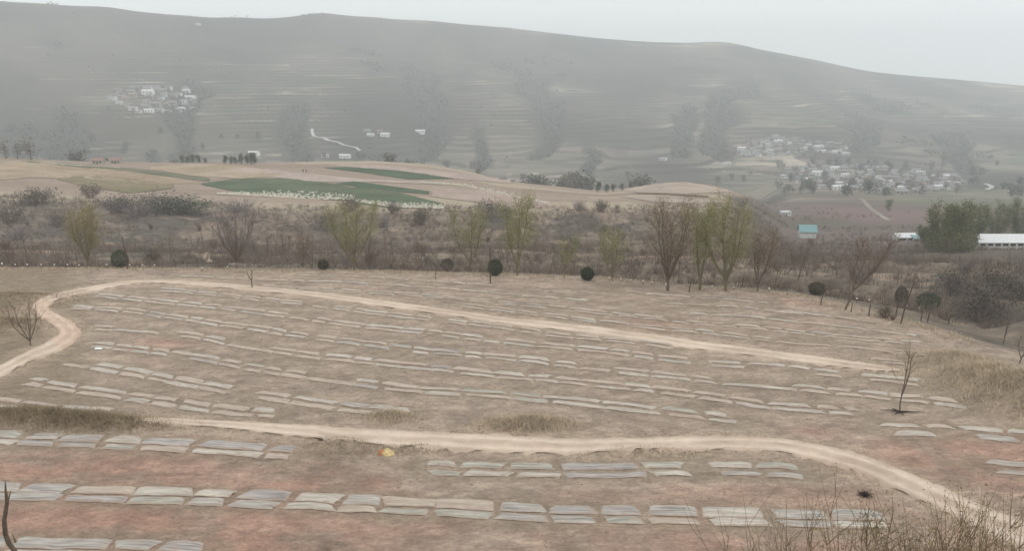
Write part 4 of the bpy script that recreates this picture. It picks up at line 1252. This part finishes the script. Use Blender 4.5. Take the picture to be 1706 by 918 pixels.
for k in range(64):
    u = rng.uniform(-40, 860) if k < 40 else rng.uniform(872, 1075)
    y = rng.uniform(425, 540); t = (u - 853) / F0 / .985
    z = float(h(t * y, y)); hh = rng.uniform(5, 10) if k < 40 else rng.uniform(9, 15)
    s_ = hh / 6.5
    vtree(0 if k % 3 else 4, 0, 0, hh / mpp((t * y, y, z)), "hazy tree peering over the shelf crest" if k < 40 else "hazy tree in the grey wood behind the knoll", "trees just behind the shelf", pos=(t * y, y, z))
# wooded ravines of the far slope: one mass
n = 46000
y = rng.uniform(850, 1950, n); x = rng.uniform(-.68, .68, n) * y
m, d = ravine_mask(x / y, y)
kk = (m + .7 * fbm(x / 70.0, y / 70.0, 71, 3) > .42) | (fbm(x / 130.0, y / 190.0, 72, 4) > .24) | (rng.rand(n) < .003)
x, y = x[kk], y[kk]; z = h(x, y)
mb = MB()
for k in range(5):
    c = np.stack([x, y, z + 2.6], 1) + rng.normal(size=(len(x), 3)) * np.array([1.5, 1.5, 1.1])
    mb.cards(c, np.full(len(x), 1.25), .8)
o = put("ravine_woodland", mb.mesh("ravine_woodland", mat('scrub_leaf', lin(100, 98, 88), noise=.1, var=.2))); tag(o, "dull dark scrub woodland in the ravines of the far slope", "woodland", kind="stuff")


# ------------------------------------------------------------------ buildings
print('t', time.perf_counter() - T0)
def house(name, L, D, Hh_, rise, wallm, roofm, door=True, flat=False):
    root = bpy.data.objects.new(name, None); COL.objects.link(root)
    mb = MB(); mb.box((0, 0, Hh_ / 2 - .8), (L, D, Hh_ + 1.6))
    if not flat:
        mb.add([(-L / 2, -D / 2, Hh_), (-L / 2, D / 2, Hh_), (-L / 2, 0, Hh_ + rise), (L / 2, -D / 2, Hh_), (L / 2, D / 2, Hh_), (L / 2, 0, Hh_ + rise)], [(0, 2, 1), (3, 4, 5)])
    put("wall", mb.mesh("wall", wallm), root)
    mb = MB(); ov = .4
    if flat:
        mb.box((0, 0, Hh_ + .16), (L + .5, D + .5, .3))
    else:
        for sgn in (-1, 1):
            a = np.array([(-L / 2 - ov, sgn * (D / 2 + ov), Hh_ - rise * ov / (D / 2) + .05), (L / 2 + ov, sgn * (D / 2 + ov), Hh_ - rise * ov / (D / 2) + .05), (L / 2 + ov, 0, Hh_ + rise + .05), (-L / 2 - ov, 0, Hh_ + rise + .05)])
            mb.add(np.vstack([a, a + (0, 0, .14)]), [(0, 1, 2, 3), (4, 7, 6, 5), (0, 4, 5, 1), (1, 5, 6, 2), (3, 2, 6, 7), (0, 3, 7, 4)])
    put("roof", mb.mesh("roof", roofm), root)
    if door:
        mb = MB(); mb.box((0, -D / 2 - .03, 1.05), (1.1, .08, 2.1)); put("door", mb.mesh("door", M_dark), root)
        for sx in (-1, 1):
            mb = MB(); mb.box((sx * L * .3, -D / 2 - .03, 1.7), (1.3, .08, 1.2)); put("window", mb.mesh("window", M_dark), root)
    return root


HT = [house("village_house", 10, 6, 3.2, 1.5, M_wall, M_roofg), house("village_house", 9, 6, 3.2, 0, M_wall, M_roofp, flat=True), house("village_house", 11, 6, 3.0, 1.6, M_wall2, M_roofg), house("village_house", 8, 6, 3.2, 1.4, M_wall2, M_roofr), house("village_house", 13, 7, 3.6, 1.2, M_white, M_roofp)]
hused = [False] * 5
HLAB = ["white-walled house with grey pitched roof", "pale flat-roofed house", "tan house with grey pitched roof", "tan house with reddish roof", "long white house with pale roof"]


def put_house(k, p, rz, sc, where, group):
    if hused[k]:
        o = copy_tree(HT[k], p, rz, sc)
    else:
        o = HT[k]; o.location = tuple(p); o.rotation_euler = (0, 0, rz); o.scale = (sc, sc, sc); hused[k] = True
    tag(o, HLAB[k] + " " + where, "house", group)
    return o


def village(poly, n, where, group, mn=9.0, sc=(.75, 1.1), probs=(.25, .25, .25, .13, .12)):
    """poly: (u, v-top, v-bottom) outline of the village; houses keep mn metres apart and follow the contour"""
    poly = np.array(poly, float); pos = []
    uu = rng.uniform(poly[0, 0], poly[-1, 0], n * 7); ff = rng.rand(n * 7)
    cand = cast(uu, np.interp(uu, poly[:, 0], poly[:, 1]) * (1 - ff) + np.interp(uu, poly[:, 0], poly[:, 2]) * ff)
    for p in cand:
        if len(pos) >= n: break
        if any((p[0] - q[0]) ** 2 + (p[1] - q[1]) ** 2 < mn * mn for q in pos): continue
        pos.append(p)
        put_house(int(rng.choice(5, p=probs)), p, rng.normal() * .25 + (math.pi / 2 if rng.rand() < .2 else 0), rng.uniform(*sc), where, group)
    return pos


v1 = village([(180, 150, 160), (210, 146, 188), (270, 146, 190), (325, 150, 182)], 44, "in the hazy hamlet high on the left slope", "houses of the left hillside hamlet", 12, (.75, 1.1), (.16, .12, .56, .06, .1))
v2 = village([(1235, 246, 262), (1290, 226, 262), (1350, 236, 256), (1410, 244, 258)], 78, "in the upper part of the hazy right-hand village", "houses of the upper right-hand village", 10, (.65, .95), (.16, .1, .58, .08, .08))
v3 = village([(1300, 284, 300), (1380, 272, 316), (1440, 276, 318), (1500, 284, 324), (1560, 288, 322), (1600, 296, 312)], 150, "in the lower part of the hazy right-hand village", "houses of the lower right-hand village", 8, (.5, .85), (.16, .1, .58, .08, .08))
v4 = village([(598, 216, 226), (645, 216, 228)], 7, "in the small hamlet on the far slope's middle", "houses of the middle hamlet", 14, (.6, .85), (.2, .4, .1, .05, .25))
for u, v, k, label in [(165, 273, 3, "reddish low building"), (194, 272, 3, "second reddish low building beyond the left end of the shelf"), (423, 258, 4, "white house above the row of small dark trees"), (542, 262, 1, "pale house beyond the shelf crest"), (575, 263, 4, "long white house beyond the shelf crest"), (1105, 267, 1, "lone pale house on the valley terraces"), (1211, 275, 1, "lone pale house left of the village"), (330, 41, 1, "lone pale building just below the ridge line"), (700, 222, 4, "white house right of the middle hamlet"), (1308, 358, 1, "pale flat hut above the teal-roofed hut")]:
    p = P(u, v); o = put_house(k, p, rng.normal() * .2, {165: .55, 194: .5, 1308: .45, 330: .95}.get(u, .9), "", "scattered houses"); o["label"] = label if len(label.split()) > 3 else label + ' beyond the left end of the shelf'


for (u0, u1, va, vb_, n_) in [(1240, 1420, 232, 262, 40), (1290, 1600, 276, 326, 70), (180, 330, 148, 190, 24)]:
    for p in cast(rng.uniform(u0, u1, n_), rng.uniform(va, vb_, n_)):
        vtree(4, 0, 0, 0, "bare greyish tree among the houses of the " + {1240: "upper right-hand village", 1290: "lower right-hand village", 180: "left hillside hamlet"}[u0], "trees among the village houses", pos=p)


def building(label, u, v, L, D, Hh_, rise, wallm, roofm, rz, openings=3, mono=False):
    p = P(u, v)
    root = bpy.data.objects.new("farm_building", None); COL.objects.link(root); root.location = tuple(p); root.rotation_euler = (0, 0, rz)
    tag(root, label, "building")
    mb = MB(); mb.box((0, 0, Hh_ / 2 - .9), (L, D, Hh_ + 1.8))
    if not mono:
        mb.add([(-L / 2, -D / 2, Hh_), (-L / 2, D / 2, Hh_), (-L / 2, 0, Hh_ + rise), (L / 2, -D / 2, Hh_), (L / 2, D / 2, Hh_), (L / 2, 0, Hh_ + rise)], [(0, 2, 1), (3, 4, 5)])
    else:
        mb.add([(-L / 2, -D / 2, Hh_), (-L / 2, D / 2, Hh_), (-L / 2, D / 2, Hh_ + rise), (L / 2, -D / 2, Hh_), (L / 2, D / 2, Hh_), (L / 2, D / 2, Hh_ + rise)], [(0, 2, 1), (3, 4, 5), (1, 2, 5, 4)])
    put("wall", mb.mesh("wall", wallm), root)
    mb = MB(); ov = .35
    sides = [(-1, 0)] if mono else [(-1, 0), (1, 0)]
    for sgn, _ in sides:
        y1 = D / 2 if mono else 0
        run = D if mono else D / 2
        zz_ = Hh_ - rise * ov / run + .05
        a = np.array([(-L / 2 - ov, sgn * (D / 2 + ov), zz_), (L / 2 + ov, sgn * (D / 2 + ov), zz_), (L / 2 + ov, y1, Hh_ + rise + .05), (-L / 2 - ov, y1, Hh_ + rise + .05)])
        mb.add(np.vstack([a, a + (0, 0, .12)]), [(0, 1, 2, 3), (4, 7, 6, 5), (0, 4, 5, 1), (1, 5, 6, 2), (3, 2, 6, 7), (0, 3, 7, 4)])
    put("roof", mb.mesh("roof", roofm), root)
    for k in range(openings):
        x = -L / 2 + L * (k + .5) / openings
        mb = MB(); mb.box((x, -D / 2 - .02, Hh_ * .62), (L / openings * .72, .06, Hh_ * .42)); put("window", mb.mesh("window", M_dark), root)
    return root


building("small white hut with teal pitched roof beyond the slope", 1344, 396, 4.8, 4.0, 2.3, 1.7, M_wall, M_teal, -.14, 0)
building("low white building with pale roof, left of a smaller teal-roofed one", 1506, 402, 5.6, 3.4, 1.5, .9, M_white, M_roofp, .05, 2)
building("smaller low building with teal roof touching the white one", 1528, 403, 3.6, 3.0, 1.3, .7, M_wall, M_teal, .05, 2)
b = building("long low white shed with dark openings below its roof at right", 1690, 416, 22, 5, 1.5, 1.3, M_wall, M_roofp, 0, 11, True)
mb = MB(); mb.box((-2, -3.6, -.55), (17, .5, .9)); put("parapet", mb.mesh("parapet", M_white), b)
b.location.z += .9

# ------------------------------------------------------------------ things lying on the field
p = P(643, 757)
root = bpy.data.objects.new("crumpled_sack", None); COL.objects.link(root); root.location = tuple(p); tag(root, "crumpled yellow and orange sack lying beside the lower track", "sack")


def crumple(cx, cy, rx, ry, rz_, seed, mats):
    r = np.random.RandomState(seed); nu, nv = 22, 12
    V = np.zeros((nv, nu, 3))
    for i in range(nv):
        th = math.pi / 2 * i / (nv - 1)
        for j in range(nu):
            ph = 2 * math.pi * j / (nu - 1)
            k = 1 + .5 * (vnoise(math.cos(ph) * 2.2 + seed, math.sin(ph) * 2.2 + th * 2, seed) - .5) + .3 * (vnoise(math.cos(ph) * 6 + seed, math.sin(ph) * 6 + th * 5, seed + 3) - .5)
            V[i, j] = (cx + rx * math.cos(ph) * math.cos(th) * k, cy + ry * math.sin(ph) * math.cos(th) * k, rz_ * math.sin(th) * k - .04)
    return grid_mesh("sack", V, nv, nu, mats, smooth_=False)


put("sack_body", crumple(.12, 0, .36, .26, .34, 3, M_bagy), root); put("sack_mouth", crumple(-.24, .02, .22, .2, .3, 8, M_bago), root)

p = P(1441, 826)
r = np.random.RandomState(9); mb = MB()
c = r.normal(size=(420, 3)) * np.array([.16, .12, .07]); c[:, 2] = np.abs(c[:, 2]); mb.cards(c, np.full(420, .05), .4, r=r)
for k in range(24):
    an = r.rand() * 6.28; mb.tube(branch_pts((0, 0, .02), (math.cos(an), math.sin(an), .35), .3, 2, r, 0, .3), [.012, .01, .004], 3)
o = put("burnt_clump", mb.mesh("burnt_clump", M_ash), None, tuple(p)); tag(o, "small dark burnt clump on the red soil below the track", "clump")
p = P(165, 582)
V = np.zeros((5, 7, 3))
for i in range(5):
    for j in range(7):
        x_, y_ = (j / 6 - .5) * .62, (i / 4 - .5) * .4
        V[i, j] = (x_, y_, float(h(p[0] + x_, p[1] + y_)) - p[2] + .05 + .10 * rng.rand() * math.sin(math.pi * i / 4))
o = put("litter_sheet", grid_mesh("litter_sheet", V, 5, 7, M_white, smooth_=False), None, tuple(p)); tag(o, "scrap of white plastic near the left end of the film rows", "litter")

# fallen dead branches of a foreground sapling, lower left, close to the camera slope
p0_ = np.array([t_of(28, 930) * 17.0, 17.0, float(h(t_of(28, 930) * 17.0, 17.0))])
m_ = mpp((p0_[0], 17.0, slope_of(918) * 17.0))
topz = slope_of(805) * 17.0
H_ = topz - p0_[2]
mb = MB()
zs = lambda vv: slope_of(vv) * 17.0 - p0_[2]
xs = lambda uu, vv: t_of(uu, vv) * 17.0 - p0_[0]
mb.tube([(xs(30, 1000) + .3, 0, 0 - .2), (xs(24, 918), 0, zs(918)), (xs(14, 905), 0, zs(905)), (xs(8, 890), 0.02, zs(890)), (xs(7, 868), 0, zs(868)), (xs(11, 838), .02, zs(838)), (xs(8, 818), .03, zs(818)), (xs(7, 803), .04, zs(803))], [.07, .055, .05, .05, .047, .04, .022, .008], 6)
root = bpy.data.objects.new("bare_sapling", None); COL.objects.link(root); root.location = tuple(p0_); tag(root, "knotty bare stem rising at the lower left corner", "sapling")
put("trunk", mb.mesh("trunk", M_bark), root)
r = np.random.RandomState(4)
for (uu, vv) in [(12, 838), (9, 860), (10, 892), (26, 905)]:
    mb = MB(); q = (xs(uu, vv), 0, zs(vv)); mb.tube(branch_pts(q, (r.normal() * .8, r.normal() * .5, .5), .12 + .15 * r.rand(), 3, r, 0, .2), [.03, .022, .014, .006], 4); put("twig", mb.mesh("twig", M_bark), root)

# shrubs on the near slope at the lower right
for k, (u, top, yb, wd, label) in enumerate([
        (1290, 878, 15.0, 1.3, "thin weed clump at the bottom edge below the wide film row"), (1365, 862, 14.0, 1.5, "sparse twiggy weed clump at the bottom, second from the left"), (1440, 850, 13.5, 1.7, "tall twiggy weed clump at the bottom, rising over the film row"), (1510, 848, 13.0, 1.9, "dense olive weed bush at the bottom, left of the track's end"),
        (1590, 862, 12.5, 2.1, "dense brown weed bush in front of the lower track"), (1665, 872, 12.0, 2.1, "broad olive weed bush in the lower right corner"), (1740, 866, 12.0, 2.1, "weed bush cut by the right edge at the bottom")]):
    x = t_of(u, 900) * yb; z0 = float(h(x, yb)); hh = slope_of(top) * yb - z0
    r = np.random.RandomState(800 + k); mb = MB(); lf = []
    for s_ in range(95 if k > 2 else 40):
        an = r.rand() * 6.28; b0 = np.array([r.normal() * wd * .34, r.normal() * wd * .3, -.05])
        L = hh * (.74 + .34 * r.rand() ** 2.2)
        bp = branch_pts(b0, (math.cos(an) * .22, math.sin(an) * .22, 1), L, 5, r, .02, .09)
        mb.tube(bp, [.014, .012, .010, .008, .006, .003], 3)
        for q in range(7):
            kq = r.randint(2, 5); b2 = branch_pts(bp[kq], (r.normal() * .6, r.normal() * .6, 1), L * (.12 + .14 * r.rand()), 2, r, .03, .15); mb.tube(b2, [.006, .005, .002], 3); lf.append(b2[1]); lf.append(b2[2])
    lf = np.array(lf); nl = 5200 if k > 2 else 700
    root = bpy.data.objects.new("weed_bush", None); COL.objects.link(root); root.location = (x, yb, z0); tag(root, label, "weeds", "weed bushes on the near slope")
    put("stems", mb.mesh("stems", mat("weed_stem", lin(128, 112, 88), noise=3.0, var=.3)), root)
    mb = MB(); c = lf[r.randint(0, len(lf), nl)] + r.normal(size=(nl, 3)) * .08; mb.cards(c, np.full(nl, .026), .4, r=r)
    put("leaves", mb.mesh("leaves", mat("weed_leaf", lin(138, 122, 88), noise=3.0, var=.3)), root)


# ------------------------------------------------------------------ two people at work on the shelf
def person(u, v, label, rz):
    p = P(u, v)
    me = bpy.data.meshes.new("body")
    vs = [(0, 0, .92), (0, .02, 1.2), (0, .03, 1.42), (0, .02, 1.52), (0, 0, 1.66), (-.1, 0, .88), (-.11, -.03, .48), (-.11, .02, .06), (-.11, -.12, .04), (.1, 0, .88), (.12, .04, .48), (.12, .02, .06), (.12, -.1, .04),
          (-.19, .03, 1.4), (-.24, 0, 1.12), (-.22, -.14, .9), (.19, .03, 1.4), (.24, 0, 1.12), (.22, -.14, .9)]
    es = [(0, 1), (1, 2), (2, 3), (3, 4), (0, 5), (5, 6), (6, 7), (7, 8), (0, 9), (9, 10), (10, 11), (11, 12), (2, 13), (13, 14), (14, 15), (2, 16), (16, 17), (17, 18)]
    rd = [.15, .15, .15, .06, .105, .095, .07, .05, .04, .095, .07, .05, .04, .065, .05, .04, .065, .05, .04]
    me.from_pydata(vs, es, [])
    o = put("person", me, None, tuple(p), rz)
    md = o.modifiers.new("skin", 'SKIN'); sub = o.modifiers.new("sub", 'SUBSURF'); sub.levels = sub.render_levels = 1
    if me.skin_vertices: sk = me.skin_vertices[0]
    else:
        bpy.context.view_layer.objects.active = o; bpy.ops.mesh.customdata_skin_add(); sk = me.skin_vertices[0]
    for i, r_ in enumerate(rd): sk.data[i].radius = (r_, r_ * .8)
    sk.data[0].use_root = True
    me.materials.append(M_cloth)
    tag(o, label, "person")
    return o


try:
    person(505, 288, "left one of two people in dark clothes on the far shelf field", .3)
    person(510, 288, "right one of two people in dark clothes on the far shelf field", -.5)
except Exception as ex:
    print("person failed", ex)

# ------------------------------------------------------------------ haze: even pale air over the whole place
zlo = float(GZ.min()) - 1.5; zhi = float(GZ.max()) + 12
mb = MB(); mb.box((0, 1440, (zlo + zhi) / 2), (5600, 3260, zhi - zlo))
hm = bpy.data.materials.new("haze"); hm.use_nodes = True; n = hm.node_tree.nodes; n.clear()
ov_ = n.new("ShaderNodeOutputMaterial"); pv = n.new("ShaderNodeVolumePrincipled")
pv.inputs["Color"].default_value = (.92, .955, .975, 1); pv.inputs["Density"].default_value = .00046; pv.inputs["Anisotropy"].default_value = .2
hm.node_tree.links.new(pv.outputs[0], ov_.inputs["Volume"])
o = put("haze", mb.mesh("haze", hm)); tag(o, "thin pale haze filling the valley", "haze", kind="stuff")
print("zlo zhi", zlo, zhi)
